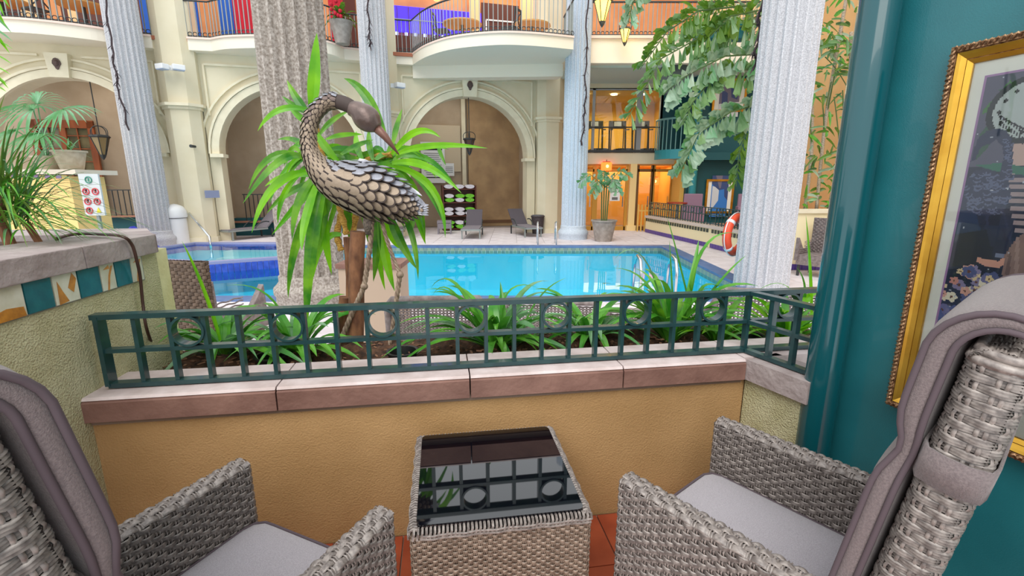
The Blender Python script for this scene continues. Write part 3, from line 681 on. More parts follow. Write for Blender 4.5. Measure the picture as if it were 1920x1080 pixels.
# ------------------------------------------------------------ right bay: gym above, lobby below, teal wing
YG = 18.2
struct('ceiling', MB().bbox((1.7, 15.8, 5.1), (9, YG+.2, 5.2)), soffit_m)
struct('wall_back', MB().bbox((1.4, YG, 4.92), (9, YG+.15, 5.12)), cream)
struct('wall_back', MB().bbox((1.4, YG-.1, 2.28), (6.3, YG+.3, 2.68)), cream)
struct('wall_left', MB().bbox((1.5, YG, DK), (1.7, 22, 5.1)), cream)
wy = mat('gym_yellow_wall', rgb(240, 196, 96), .8)
struct('wall_back', MB().bbox((1.4, 22, DK), (6.4, 22.2, 5.1)), wy)
struct('wall_right', MB().bbox((6.3, YG, DK), (6.5, 22, 5.1)), wy)
struct('floor', MB().bbox((1.6, YG+.3, 2.58), (6.3, 22, 2.68)), mat('gym_floor', rgb(90, 80, 70), .6))
struct('ceiling', MB().bbox((1.6, YG+.1, 5.0), (6.3, 22, 5.1)), mat('gym_ceiling', rgb(220, 190, 130), .8))
wn = MB()
for x in (1.95, 3.0, 4.62, 5.48): wn.bbox((x-.05, YG, 2.68), (x+.05, YG+.08, 4.95))
wn.bbox((4.56, YG-.02, 2.68), (4.78, YG+.1, 4.95)); wn.bbox((1.9, YG, 4.88), (5.5, YG+.08, 4.95))
wi = struct('window_1', wn, mat('grey_window_frame', rgb(170, 172, 176), .5))
clr = glassmat('clear_glass', (.96, .97, .97, 1), 1.45, .01)
for a, b in ((1.98, 2.96), (3.04, 4.55), (4.8, 5.45)): MB().bbox((a, YG+.03, 2.7), (b, YG+.04, 4.9)).build('pane', clr, wi)
gr = empty('window_railing', 'dark railing along the foot of the gym windows', 'railing', (1.9, YG-.12, 2.68))
gb = MB().box((0, 0, .45), (.03, .03, .9)).mesh('baluster', ironm)
for i in range(8): inst('baluster', gb, gr, (2.3+.45*i, YG-.13, 2.68))
MB().bbox((1.9, YG-.16, 3.56), (5.5, YG-.1, 3.6)).build('handrail', ironm, gr); MB().bbox((1.9, YG-.16, 2.7), (5.5, YG-.1, 2.78)).build('bottom_rail', ironm, gr)
for i, (x, y) in enumerate(((3.4, 19.6), (4.35, 19.6), (5.3, 19.6), (2.4, 19.6))):
    r = empty('treadmill', ['black treadmill behind the gym window beside the column', 'black treadmill in the middle of the gym window', 'black treadmill at the right end of the gym window', 'black treadmill partly behind the pale blue column'][i], 'treadmill', (x, y, 2.68), 0)
    def lc(mb, n, m=blackp): ob = bpy.data.objects.new(n, mb.mesh(n, m)); link(ob, r)
    lc(MB().bbox((-.35, -.8, .05), (.35, .8, .2)), 'deck'); lc(MB().bbox((-.25, -.78, .2), (.25, .6, .215)), 'belt', ironm)
    for s_ in (-1, 1): lc(MB().beam((s_*.33, .6, .2), (s_*.33, .75, 1.2), .06, .08), 'upright'); lc(MB().beam((s_*.33, .7, 1.05), (s_*.33, .1, 1.0), .04, .05), 'handrail')
    lc(MB().box((0, .76, 1.25), (.7, .12, .3)), 'console'); lc(MB().box((0, .695, 1.28), (.3, .01, .18)), 'screen', mat('screen_grey', rgb(150, 160, 170), .2))
for x in (2.9, 4.0, 5.1): tag(MB().lathe([(.13, -.03), (.13, 0)], (x, 19.6, 4.99), 12).build('ceiling_light', mat('warm_downlight', rgb(255, 240, 200), .4, emit=(1, .85, .5, 1), es=8)), {2.9: 'left', 4.0: 'middle', 5.1: 'right'}[x]+' one of the three round warm ceiling lights inside the gym', 'lamp', 'downlights in the gym ceiling')
# lobby
gold = mat('honey_wall', rgb(236, 184, 92), .7)
struct('wall_back', MB().bbox((1.6, 20.6, DK), (6.4, 20.8, 2.3)), gold)
struct('ceiling', MB().bbox((1.6, YG+.3, 2.24), (6.3, 20.6, 2.3)), mat('honey_ceiling', rgb(240, 206, 140), .8))
for i, x in enumerate((4.55, 1.75)): q = struct('wall_back', MB().bbox((x-.12, YG-.15, DK), (x+.12, YG+.15, 2.28)), mat('cream_gold_pillar', rgb(244, 214, 150), .6)); MB().bbox((x-.18, YG-.2, DK), (x+.18, YG+.2, DK+.2)).build('plinth', MATS['cream_gold_pillar'], q)
drf = mat('brass_door_frame', rgb(200, 146, 56), .4, .2)
for k, (a, b) in enumerate(((2.0, 3.1), (3.2, 4.35), (4.75, 5.3), (5.36, 6.05))):
    d = MB()
    for x in (a, b): d.bbox((x-.05, YG, DK), (x+.05, YG+.08, 2.24))
    d.bbox((a, YG, 2.0), (b, YG+.08, 2.1)); d.bbox((a, YG, DK), (b, YG+.08, DK+.15))
    dd = struct('door_%d' % (k+3), d, drf if k != 2 else mat('brown_door_frame', rgb(120, 84, 40), .5))
    MB().bbox((a+.05, YG+.03, DK+.15), (b-.05, YG+.045, 2.0)).build('pane', clr, dd)
    MB().bbox((b-.16, YG-.05, .7), (b-.12, YG-.02, 1.1)).build('pull_handle', steel, dd)
psg = tag(MB().bbox((3.72, YG-.03, .92), (4.1, YG-.015, 1.72)).build('door_notice', whitep), 'white paper notice stuck on the lobby door', 'notice')
for i in range(7): MB().bbox((3.77, YG-.034, 1.6-.06*i), (4.05-.04*(i % 3), YG-.031, 1.615-.06*i)).build('printed_line', mat('grey_print', rgb(110, 110, 110), .8), psg)
MB().bbox((3.8, YG-.034, .96), (4.02, YG-.031, 1.06)).build('logo_block', MATS['grey_print'], psg)
lan_r = mat('red_lantern_glow', rgb(240, 70, 20), .5, emit=(1, .12, .02, 1), es=3.0)
for px, py, Y, lb in ((1137, 312, 17.9, 'glowing red square lantern above the potted palm'), (1226, 340, 19.5, 'glowing red lantern inside the lobby right of the cream pillar')):
    p = at(px, py, Y); r = empty('red_lantern', lb, 'lantern', tuple(p)); MB().box(p, (.3, .3, .3), .4).build('lamp_body', lan_r, r, bevel=.04); MB().lathe([(.012, .14), (.012, 2.24-p.z if Y > 18 else .24)], p, 6).build('stem', ironm, r); MB().box(p+Vector((0, 0, .16)), (.2, .2, .03), .4).build('cap', mat('red_cap', rgb(160, 30, 10), .5), r)
    MB().ball(p+Vector((0, -.17, 0)), .06, 8, 5).build('bulb', mat('amber_bulb', rgb(255, 200, 80), .4, emit=(1, .6, .15, 1), es=4), r)
# gold fence and side wall next to lobby
gf = empty('brass_fence', 'gold picket fence between the lobby pillar and the terrace', 'fence', (4.8, 17.4, DK))
pk = MB().box((0, 0, .5), (.05, .03, 1.0)).mesh('picket', mat('gold_picket', rgb(222, 178, 92), .5))
for i in range(10): inst('picket', pk, gf, (4.72+.13*i, 17.75, DK))
MB().bbox((4.7, 17.74, .55), (6.0, 17.77, .6)).build('rail', MATS['gold_picket'], gf)
struct('wall_back', MB().bbox((5.45, YG, 2.3), (6.6, YG+.2, 5.1)), tealb)
struct('wall_right', MB().bbox((6.05, 17.3, DK), (6.2, YG, 2.4)), gold)
struct('wall_right', MB().bbox((6.2, 17.1, DK), (6.5, 18.25, 5.1)), tealb)
# terrace wall (low, with tile band) and terrace floor
TW = [(4.95, 17.5), (5.55, 13.1), (5.75, 10.6)]
tf = struct('floor', MB().prism([(4.97, 17.6), (5.6, 13.1), (5.8, 10.6), (9.4, 10.6), (9.4, 17.6)], DK, .18), mat('terrace_floor', rgb(190, 150, 120), .7))
yl = mat('pale_yellow_paint', rgb(244, 232, 190), .7)
tw = MB()
for i in range(2):
    a, b = Vector(TW[i]), Vector(TW[i+1]); tw.extr([(a.x, a.y, DK), (b.x, b.y, DK), (b.x, b.y, .34), (a.x, a.y, .34)], (.2, 0, 0))
twr = struct('wall_right', tw, yl)
cp = MB()
for i in range(2):
    a, b = Vector(TW[i]), Vector(TW[i+1]); cp.extr([(a.x-.05, a.y, .34), (b.x-.05, b.y, .34), (b.x-.05, b.y, .42), (a.x-.05, a.y, .42)], (.32, 0, 0))
cp.build('coping', mat('cream_coping', rgb(214, 200, 190), .7), twr)
tm1 = MB().box((0, 0, 0), (.02, .1, .1)); tsq = tm1.mesh('dark_tile', mat('dark_green_tile', rgb(50, 70, 66), .3)); tpu = MB().box((0, 0, 0), (.02, .13, .12)).mesh('purple_tile', purt); tcr = MB().box((0, 0, 0), (.018, .1, .1)).mesh('cream_tile', mat('tile_cream', rgb(226, 216, 170), .4))
for i in range(2):
    a, b = Vector(TW[i]), Vector(TW[i+1]); L = (b-a).length; u = (b-a)/L; rz = math.atan2(u.y, u.x)-PI/2; nrm = Vector((u.y, -u.x))
    if nrm.x > 0: nrm = -nrm
    for q in range(int(L/.16)):
        p = a+u*(.08+.16*q)+nrm*.005; inst('dark_tile', tsq, twr, (p.x, p.y, .27), rz); 
        if q % 1 == 0: inst('purple_tile', tpu, twr, (p.x, p.y, DK+.07), rz, sc=(1, 1.15, 1))
grl = empty('terrace_railing', 'green metal railing on top of the terrace wall', 'railing', (5.0, 17.4, .42))
bt = MB().box((0, 0, .24), (.022, .022, .48)).mesh('baluster', tealp)
rt = MB().tube(circ((0, 0, .37), .07, 12), .012, 4, closed=True).mesh('ring', tealp)
for i in range(2):
    a, b = Vector(TW[i]), Vector(TW[i+1]); L = (b-a).length; u = (b-a)/L
    for q in range(int(L/.16)):
        p = a+u*(.16*q)+Vector((.1, 0)); inst('baluster', bt, grl, (p.x, p.y, .42))
        if q % 3 == 1: inst('ring', rt, grl, (p.x+u.x*.08, p.y+u.y*.08, .42), math.atan2(u.y, u.x))
    for z in (.46, .7, .9): MB().beam((a.x+.1, a.y, z), (b.x+.1, b.y, z), .04, .025).build('rail', tealp, grl)
# teal wing
twl = MB().bbox((6.25, 17.0, .18), (8.9, 17.2, 5.6)); tww = struct('wall_back', twl, tealb)
MB().lathe([(.13, .18), (.13, 5.4)], (6.35, 16.9, 0), 20).build('column_pipe', mat('light_teal_paint', rgb(46, 140, 150), .3), tww, True)
MB().bbox((6.3, 16.6, 2.35), (8.9, 17.0, 2.6)).build('ledge', tealb, tww)
struct('wall_back', MB().bbox((6.2, 17.0, 5.6), (12, 17.2, 10)), peach)
struct('wall_right', MB().bbox((8.9, 5.5, DK), (9.1, 17.2, 10)), mat('warm_peach_wall', rgb(238, 190, 130), .85, 0, rgb(224, 170, 110), .7))
# small curved teal balcony
cb = empty('balcony', 'small curved teal balcony between the gym and the teal wing', 'balcony', (6.0, 17.2, 2.45))
cc = (6.15, 17.6); arc = [(cc[0]+1.0*math.cos(t), cc[1]+1.0*math.sin(t)) for t in [PI+(PI/2+.4)*i/12 for i in range(13)]]
MB().prism(arc+[cc], 2.4, 2.72).build('slab', MATS['light_teal_paint'], cb)
bt2 = MB().box((0, 0, .5), (.025, .025, 1.0)).mesh('baluster', mat('pale_teal_rail', rgb(110, 160, 160), .4))
for q in arc: inst('baluster', bt2, cb, (q[0], q[1], 2.72))
MB().tube([(q[0], q[1], 3.74) for q in arc], .035, 6).build('handrail', MATS['pale_teal_rail'], cb)
def picture(px0, py0, px1, py1, Y, label, paint):
    a, b = at(px0, py1, Y), at(px1, py0, Y); r = empty('framed_picture', label, 'picture', tuple(a)); x0, z0, x1, z1 = a.x, a.z, b.x, b.z
    f = MB()
    for q in ((x0, z0, x1, z0+.07), (x0, z1-.07, x1, z1), (x0, z0, x0+.07, z1), (x1-.07, z0, x1, z1)): f.bbox((q[0], Y-.06, q[1]), (q[2], Y, q[3]))
    f.build('frame', goldm, r); MB().bbox((x0+.06, Y-.03, z0+.06), (x1-.06, Y-.01, z1-.06)).build('mat_board', matb, r)
    mx = .2*(x1-x0); P0_ = (x0+mx, z0+mx); P1_ = (x1-mx, z1-mx); w_, h_ = P1_[0]-P0_[0], P1_[1]-P0_[1]
    MB().bbox((P0_[0], Y-.035, P0_[1]), (P1_[0], Y-.03, P1_[1])).build('print', paint[0], r)
    for k, (m, poly) in enumerate(paint[1]): MB().extr([(P0_[0]+u*w_, Y-.036-.001*k, P0_[1]+v*h_) for u, v in poly], (0, -.001, 0)).build('printed_shape', m, r)
skyb = mat('print_blue', rgb(60, 130, 210), .5); dkb = mat('print_dark_blue', rgb(60, 80, 130), .5); wh = mat('print_white', rgb(214, 220, 226), .5); gyp = mat('print_grey', rgb(120, 116, 136), .5)
picture(1324, 396, 1371, 340, 16.95, 'gold framed blue seaside street picture on the lower teal wall', (skyb, [(wh, [(.05, .25), (.45, .3), (.45, .6), (.05, .85)]), (dkb, [(0, 0), (1, 0), (1, .3), (.45, .35), (0, .2)]), (dkb, [(.75, .3), (1, .3), (1, .6), (.8, .5)]), (gyp, [(.2, .0), (.6, .0), (.55, .3), (.45, .3)])]))
picture(1338, 206, 1396, 152, 16.95, 'gold framed grey and violet picture on the upper teal wall', (gyp, [(wh, [(0, .7), (1, .65), (1, 1), (0, 1)]), (dkb, [(.1, .35), (.4, .45), (.45, .85), (.15, .8)]), (dkb, [(.5, .2), (.95, .3), (.9, .6), (.6, .55)]), (wh, [(.2, .1), (.5, .15), (.45, .3), (.25, .3)])]))
tag(MB().lathe([(.5, 0), (.55, .12), (.5, .2)], tuple(at(1262, 150, 15.9)), 18, ax=Matrix.Rotation(PI/2, 3, 'X')).build('wall_disc', mat('dark_vent', rgb(60, 74, 76), .6)), 'dark round disc under the balcony behind the palm leaves', 'vent')
# terrace chairs seen through railing
for x, y, lb in ((6.05, 15.9, 'mauve padded armchair on the terrace in front of the teal pipe'), (7.75, 15.6, 'mauve padded armchair on the terrace right of the blue picture')):
    r = empty('padded_armchair', lb, 'chair', (x, y, .18), -.3); mv = mat('mauve_fabric', rgb(150, 120, 140), .9)
    def lc(mb, n): ob = bpy.data.objects.new(n, mb.mesh(n, mv, None, False, .03)); link(ob, r)
    lc(MB().box((0, 0, .225), (.6, .6, .45)), 'seat'); lc(MB().box((0, .28, .65), (.6, .14, .8)), 'backrest'); lc(MB().box((-.3, 0, .4), (.1, .6, .5)), 'armrest'); lc(MB().box((.3, 0, .4), (.1, .6, .5)), 'armrest')
r = empty('pedestal_table', 'small round table with a red top behind the terrace railing', 'table', (5.7, 16.4, .18)); MB().lathe([(.35, .72), (.35, .76)], (5.7, 16.4, .18), 16).build('tabletop', mat('red_brown_top', rgb(170, 60, 40), .4), r); MB().lathe([(.2, 0), (.03, .04), (.03, .72)], (5.7, 16.4, .18), 8).build('pedestal', steel, r)

# ------------------------------------------------------------ fluted columns
def column(x, y, r_, label, m, nf=20, dep=.075, base=True, top=9.5, ry=0):
    o = empty('fluted_column', label, 'column', (x, y, DK)); n = nf*10; pr = []
    for i in range(n):
        a = 2*PI*i/n; ph = (i % 10)/10; d = max(0, math.sin(PI*(ph-.14)/.72)) if .14 < ph < .86 else 0
        rr = r_-dep*r_*2*(d**.75); pr.append((x+rr*math.cos(a+ry), y+rr*math.sin(a+ry)))
    vs = []; L = [DK+(.42 if base else 0), 2.2, 4.8, top]; sc_ = [1, .99, .97, .93]
    mb = MB(); vs = [((p[0]-x)*k+x, (p[1]-y)*k+y, z) for z, k in zip(L, sc_) for p in pr]
    mb.add(vs, [(i*n+k, i*n+(k+1) % n, (i+1)*n+(k+1) % n, (i+1)*n+k) for i in range(3) for k in range(n)]+[tuple(range(3*n, 4*n))])
    mb.build('shaft', m, o, True)
    if base: MB().lathe([(r_*1.16, 0), (r_*1.16, .12), (r_*1.22, .16), (r_*1.22, .24), (r_*1.1, .3), (r_*1.04, .34), (r_*1.04, .42), (r_*.98, .44)], (x, y, DK), 40).build('base', m, o, True)
    return o
column(-3.02, 7.0, .46, 'weathered brown-grey fluted column behind the heron', colm2, 18, .085, base=True)
column(4.38, 8.1, .44, 'pale fluted stone column at the right end of the pool', colm, 20, .07, base=False)
column(2.0, 15.4, .40, 'pale blue fluted column beyond the pool ladder', colb, 20)
column(-10.36, 13.7, .42, 'leaning-looking fluted grey column by the hot tub', colm, 20)
column(-4.08, 15.0, .42, 'fluted white column left of the right hand arch', colm, 20)
# dried vines hanging along columns
vinem = mat('dark_vine', rgb(70, 58, 62), .9)
def vine(pts, label):
    p0 = Vector(pts[0]); r = empty('hanging_vine', label, 'vine', tuple(p0)); pth = []
    for i in range(len(pts)-1):
        for q in range(8):
            t = q/8; v = Vector(pts[i]).lerp(Vector(pts[i+1]), t); pth.append(v+Vector((.03*math.sin(i*8+q*1.3), -.02, 0)))
    MB().tube(pth, .022, 5).build('stem', vinem, r)
    lf = MB()
    for k in range(60):
        v = pth[int(random.random()**.7*(len(pth)-1))]; d = Vector((random.uniform(-.14, .14), random.uniform(-.12, 0), random.uniform(-.22, .05)))
        leaf_mb([v, v+d*.5, v+d], .035, mb=lf)
    lf.build('dried_leaves', vinem, r, stuff=True)
vine([at(196, -20, 13.15), at(212, 100, 13.15), at(224, 170, 13.15), at(246, 255, 13.15)], 'dark dried vine trailing down the left fluted column')
vine([at(690, -20, 14.5), at(692, 60, 14.5), at(695, 92, 14.5)], 'short dried vine on the white column left of the right arch')
vine([at(1102, -20, 14.85), at(1098, 120, 14.85), at(1097, 210, 14.9), at(1089, 282, 14.9)], 'long black vine hanging down the pale blue column')
vine([at(1428, -10, 8.4), at(1418, 80, 8.4), at(1412, 140, 8.4)], 'thin dark cord hanging left of the pale stone column')

# ------------------------------------------------------------ poolside furniture and things
def local(r):
    def f(mb, n, m, sm=False, bv=0, par=None):
        ob = bpy.data.objects.new(n, mb.mesh(n, m, None, sm, bv)); link(ob, par or r); return ob
    return f
def lounger(px, py, yaw, label, m, bk=.75, z=DK):
    p = atz(px, py, z); r = empty('sun_lounger', label, 'sun lounger', (p.x, p.y, z), yaw); lc = local(r)      # local +y = back end
    fr = MB()
    for s_ in (-.3, .3): fr.beam((s_, -.95, .3), (s_, .35, .3), .04, .05)
    fr.beam((-.3, -.95, .3), (.3, -.95, .3), .04, .05); lc(fr, 'frame', ironl)
    for x in (-.29, .29):
        for y in (-.85, .5): lc(MB().beam((x, y, 0), (x, y, .3), .04, .04), 'leg', ironm if y > 0 else ironl)
    lc(MB().box((0, -.3, .33), (.56, 1.3, .03)), 'seat_sling', mesh_g)
    lc(MB().box((0, .35+.38*math.cos(bk), .33+.38*math.sin(bk)), (.56, .78, .03), M=Matrix.Rotation(bk, 3, 'X')), 'back_sling', m)
    for s_ in (-.31, .31): lc(MB().tube(bez((s_, -.1, .34), (s_, .1, .6), (s_, .42, .52), 6), .02, 5), 'armrest', ironm)
    return r
lounger(887, 443, .0, 'grey sling lounger directly in front of the towel shelf edge', mesh_d)
lounger(982, 440, .35, 'dark-backed sling lounger at the right foot of the right arch', mesh_d)
lounger(745, 443, .1, 'grey sling lounger half hidden behind the heron legs', mesh_g)
lounger(475, 446, -.5, 'grey sling lounger beside the fluted column under the middle arch', mesh_g)
def tub(px, py, label, m, h, r0, r1, name='waste_basket', z=DK):
    p = atz(px, py, z); r = empty(name, label, 'bin', (p.x, p.y, z)); MB().lathe([(r0, 0), (r1, h), (r1+.02, h), (r1+.02, h+.04), (r1-.03, h+.04), (r0*.9, .05)], (p.x, p.y, z), 18).build('body', m, r, True)
    return r, p
tub(376, 451, 'brown woven basket right of the white domed bin', mat('brown_wicker_flat', rgb(110, 90, 92), .8), .62, .25, .3)
r, p = tub(1008, 438, 'dark woven basket standing against the right pier', mat('dark_wicker_flat', rgb(82, 72, 74), .8, 0, rgb(60, 52, 54), 30), .6, .19, .23)
MB().tube(circ((p.x, p.y, DK+.64), .2, 14, 'xy'), .03, 5, closed=True).build('crumpled_liner', mat('liner', rgb(90, 90, 96), .4), r)
r, p = tub(337, 457, 'white cylindrical litter bin with a domed lid by the hot tub', whitep, .78, .27, .27, 'litter_bin')
MB().lathe([(.3, .8), (.3, .86), (.29, .98), (.22, 1.1), (.1, 1.16), (.01, 1.18)], (p.x, p.y, DK), 20).build('domed_lid', whitep, r, True); MB().lathe([(.285, .76), (.285, .8)], (p.x, p.y, DK), 20).build('rim', MATS['grey_print'], r)
p = atz(834, 438, DK); r = empty('side_table', 'low square grey rattan side table left of the first lounger', 'table', (p.x, p.y, DK), .1); lc = local(r)
lc(MB().box((0, 0, .42), (.5, .5, .1)), 'tabletop', mesh_g)
for a_ in (-.22, .22):
    for b_ in (-.22, .22): lc(MB().box((a_, b_, .19), (.05, .05, .38)), 'leg', mesh_g)
lc(MB().box((0, -.24, .3), (.44, .02, .2)), 'apron', mesh_g)
# towel shelf
p = atz(866, 434, DK); ts = empty('towel_shelf', 'dark shelf unit holding towels inside the right arch', 'shelf', (p.x-.15, p.y+.6, DK), FA)
lc = local(ts); sw = 1.25
for x in (-sw/2, sw/2): lc(MB().box((x, 0, .85), (.05, .45, 1.7)), 'side_panel', dk)
for i in range(4): lc(MB().box((0, 0, .06+.5*i), (sw, .45, .04)), 'shelf_board', dk)
lc(MB().box((0, .22, .85), (sw, .02, 1.7)), 'back_panel', dk)
gt = mat('lime_towel', rgb(130, 214, 60), .9, 0, rgb(100, 180, 50), 20); wt = mat('white_towel', rgb(232, 230, 238), .9, 0, rgb(206, 202, 214), 20)
tp = {}
for nm, m in (('g', gt), ('w', wt)):
    mb = MB(); prof = []
    pts = [Vector((.17*math.cos(t), 0, .075*math.sin(t))) for t in [2*PI*i/14 for i in range(14)]]
    mb.extr([(q.x, -.2, q.z) for q in pts], (0, .4, 0)); tp[nm] = mb.mesh('folded_towel', m, None, True)
names = {'g': 'lime green folded towel', 'w': 'white folded towel'}
M_ts = Matrix.Translation(ts.location) @ Matrix.Rotation(FA, 4, 'Z')
rowsT = [('bottom', .156, 'ggg', 'gwg'), ('second', .656, 'www', 'wwg'), ('third', 1.156, 'gwg', 'wgg'), ('top', 1.656, 'www', '')]
for nm, z, r1, r2 in rowsT:
    for lv, rw in enumerate((r1, r2)):
        for i, ch in enumerate(rw):
            q = M_ts @ Vector((-.4+.4*i+random.uniform(-.02, .02), -.04, z+.152*lv))
            o = inst('folded_towel', tp[ch], None, q, FA+random.uniform(-.06, .06)); pos = ('left', 'middle', 'right')[i]
            tag(o, '%s on the %s board of the dark shelf, %s, %s layer' % (names[ch], nm, pos, 'lower' if lv == 0 else 'upper'), 'towel', 'towels on the towel shelf')
# notices in arch 3
def board(s, z, w_, h_, o, label, m, lines):
    r = empty('notice_board', label, 'notice', tuple(W(s, z, o))); MB().box(W(s, z, o), (w_, .03, h_), FA).build('panel', m, r)
    for (dx, dz, lw, lh, mm) in lines: MB().box(W(s+dx, z+dz, o+.02), (lw, .01, lh), FA).build('printed_line', mm, r)
    return r
gp = MATS['grey_print']; bk_ = mat('black_print', rgb(30, 30, 34), .8)
s0, z0 = fs(812, 305, -3.0)
lines = [(0, .52, .75, .07, bk_)]+[(-.02*(i % 2), .36-.075*i, .7-.1*((i*7) % 3), .02, gp) for i in range(12)]+[(0, -.58, .6, .04, bk_)]
nb = board(s0, z0, .95, 1.6, -3.0, 'tall white pool rules notice on the wall of the right arch', whitep, lines)
s1, z1 = fs(842, 318, -3.0); board(s1, z1, .4, .5, -2.97, 'small white paper beside the tall pool notice', whitep, [(0, .1-.07*i, .3, .02, gp) for i in range(4)])
def text(body, p, size, m, parent, rot, ext=.002, name='lettering'):
    cu = bpy.data.curves.new(name, 'FONT'); cu.body = body; cu.size = size; cu.extrude = ext; cu.align_x = 'CENTER'; cu.align_y = 'CENTER'; cu.resolution_u = 2
    o = bpy.data.objects.new(name, cu); dg = None
    C.objects.link(o); bpy.context.view_layer.update(); me = bpy.data.meshes.new_from_object(o); bpy.data.objects.remove(o); me.materials.clear(); me.materials.append(m)
    q = bpy.data.objects.new(name, me); link(q, parent); q.location = Vector(p)-root_loc(parent); q.rotation_euler = rot; return q
text('A. NOTICE', W(s0, z0+.68, -2.97), .15, bk_, nb, (PI/2, 0, FA))

# ------------------------------------------------------------ left background: yellow low wall, sign, pots, palms, tarp
yw = mat('warm_yellow_wall', rgb(250, 212, 140), .8)
a = at(60, 400, 10.6); b = at(158, 400, 10.6); t1 = at(150, 322, 10.6)
lw = MB().bbox((-12.5, 10.4, DK), (b.x, 11.3, t1.z-.1)); lwo = struct('wall_left', lw, yw)
MB().bbox((-12.6, 10.3, t1.z-.06), (b.x+.25, 11.4, t1.z+.04)).build('coping', mat('cream_coping2', rgb(232, 218, 200), .7), lwo)
tt = MB().box((0, 0, 0), (.11, .02, .07)).mesh('tile', mat('mosaic_mauve', rgb(150, 130, 170), .4)); tt2 = MB().box((0, 0, 0), (.11, .02, .07)).mesh('tile', yelt)
x = -12.4; i = 0
while x < b.x-.05: inst('tile', (tt, tt2)[i % 2], lwo, (x, 10.39, t1.z-.11)); x += .12; i += 1
# sign with five round prohibition marks
c0 = at(171, 362, 10.2); r = empty('pool_rules_sign', 'upright grey sign with round red prohibition marks by the yellow wall', 'sign', (c0.x, c0.y, DK))
zt, zb_ = at(171, 326, 10.2).z, at(171, 404, 10.2).z; sw = .42
MB().bbox((c0.x-sw/2, 10.2, zb_), (c0.x+sw/2, 10.24, zt)).build('panel', mat('sign_grey', rgb(206, 212, 214), .5), r)
MB().bbox((c0.x-.03, 10.25, DK), (c0.x+.03, 10.3, zb_+.1)).build('post', ironl, r)
rs = mat('sign_red', rgb(210, 70, 80), .5); gs = mat('sign_green', rgb(60, 140, 120), .5); ys = mat('sign_yellow', rgb(220, 210, 50), .5)
H_ = zt-zb_
def disc(x, z, m): MB().tube(circ((x, 10.19, z), .065, 18), .012, 5, closed=True).build('mark_ring', m, r)
disc(c0.x, zt-.12*H_-.02, gs); MB().box((c0.x, 10.19, zt-.12*H_-.02), (.03, .006, .07)).build('mark_symbol', gs, r)
for (dx, f) in ((-.1, .42), (.1, .42), (-.1, .66), (.1, .66), (-.1, .88)):
    z = zt-f*H_; disc(c0.x+dx, z, rs); MB().box((c0.x+dx, 10.188, z), (.11, .006, .014), M=Matrix.Rotation(.78, 3, 'Y')).build('mark_slash', rs, r)
    MB().box((c0.x+dx, 10.192, z), (.04, .005, .06)).ball((c0.x+dx+.01, 10.192, z+.035), .014, 6, 4).build('mark_symbol', bk_, r)
MB().extr([(c0.x+.1-.05, 10.19, zt-.93*H_), (c0.x+.1+.05, 10.19, zt-.93*H_), (c0.x+.1, 10.19, zt-.8*H_)], (0, -.006, 0)).build('mark_warning', ys, r)
# blue tarp heap
tb = MB(); pc = at(232, 412, 12.6); nx, ny = 14, 8; V = []
for i in range(nx):
    for j in range(ny):
        u, v = i/(nx-1), j/(ny-1); h = .55*math.sin(PI*v)**.5*(math.sin(PI*u)**.6)*(.8+.3*math.sin(u*9+v*4)+.15*math.sin(v*13)); V.append((pc.x-.75+1.5*u, 12.3+.7*v, DK+h+.002))
tb.add(V, [(i*ny+j, (i+1)*ny+j, (i+1)*ny+j+1, i*ny+j+1) for i in range(nx-1) for j in range(ny-1)])
pt = at(190, 408, 11.6); r_ = empty('low_table', 'low grey poolside table beside the sign on the left', 'table', (pt.x, 11.9, DK)); lc_ = local(r_); hh = .5
lc_(MB().box((0, 0, hh), (1.2, .6, .06)), 'tabletop', mesh_g)
for a_ in (-.55, .55):
    for b_ in (-.25, .25): lc_(MB().box((a_, b_, hh/2-.015), (.05, .05, hh-.03)), 'leg', mesh_g)
tag(MB().ball((pt.x-.35, 11.9, DK+hh+.07), .1, 12, 7, (1.6, 1, .45)).ball((pt.x-.22, 11.85, DK+hh+.1), .09, 10, 6, (1.2, 1, .6)).build('bunched_towel', whitep, None, True), 'white bunched-up towel lying on the low grey table', 'towel')
tag(tb.build('tarpaulin', mat('blue_tarp', rgb(56, 66, 200), .4, 0, rgb(90, 100, 230), 5), None, 2), 'crumpled blue tarpaulin lying left of the grey column', 'tarpaulin')
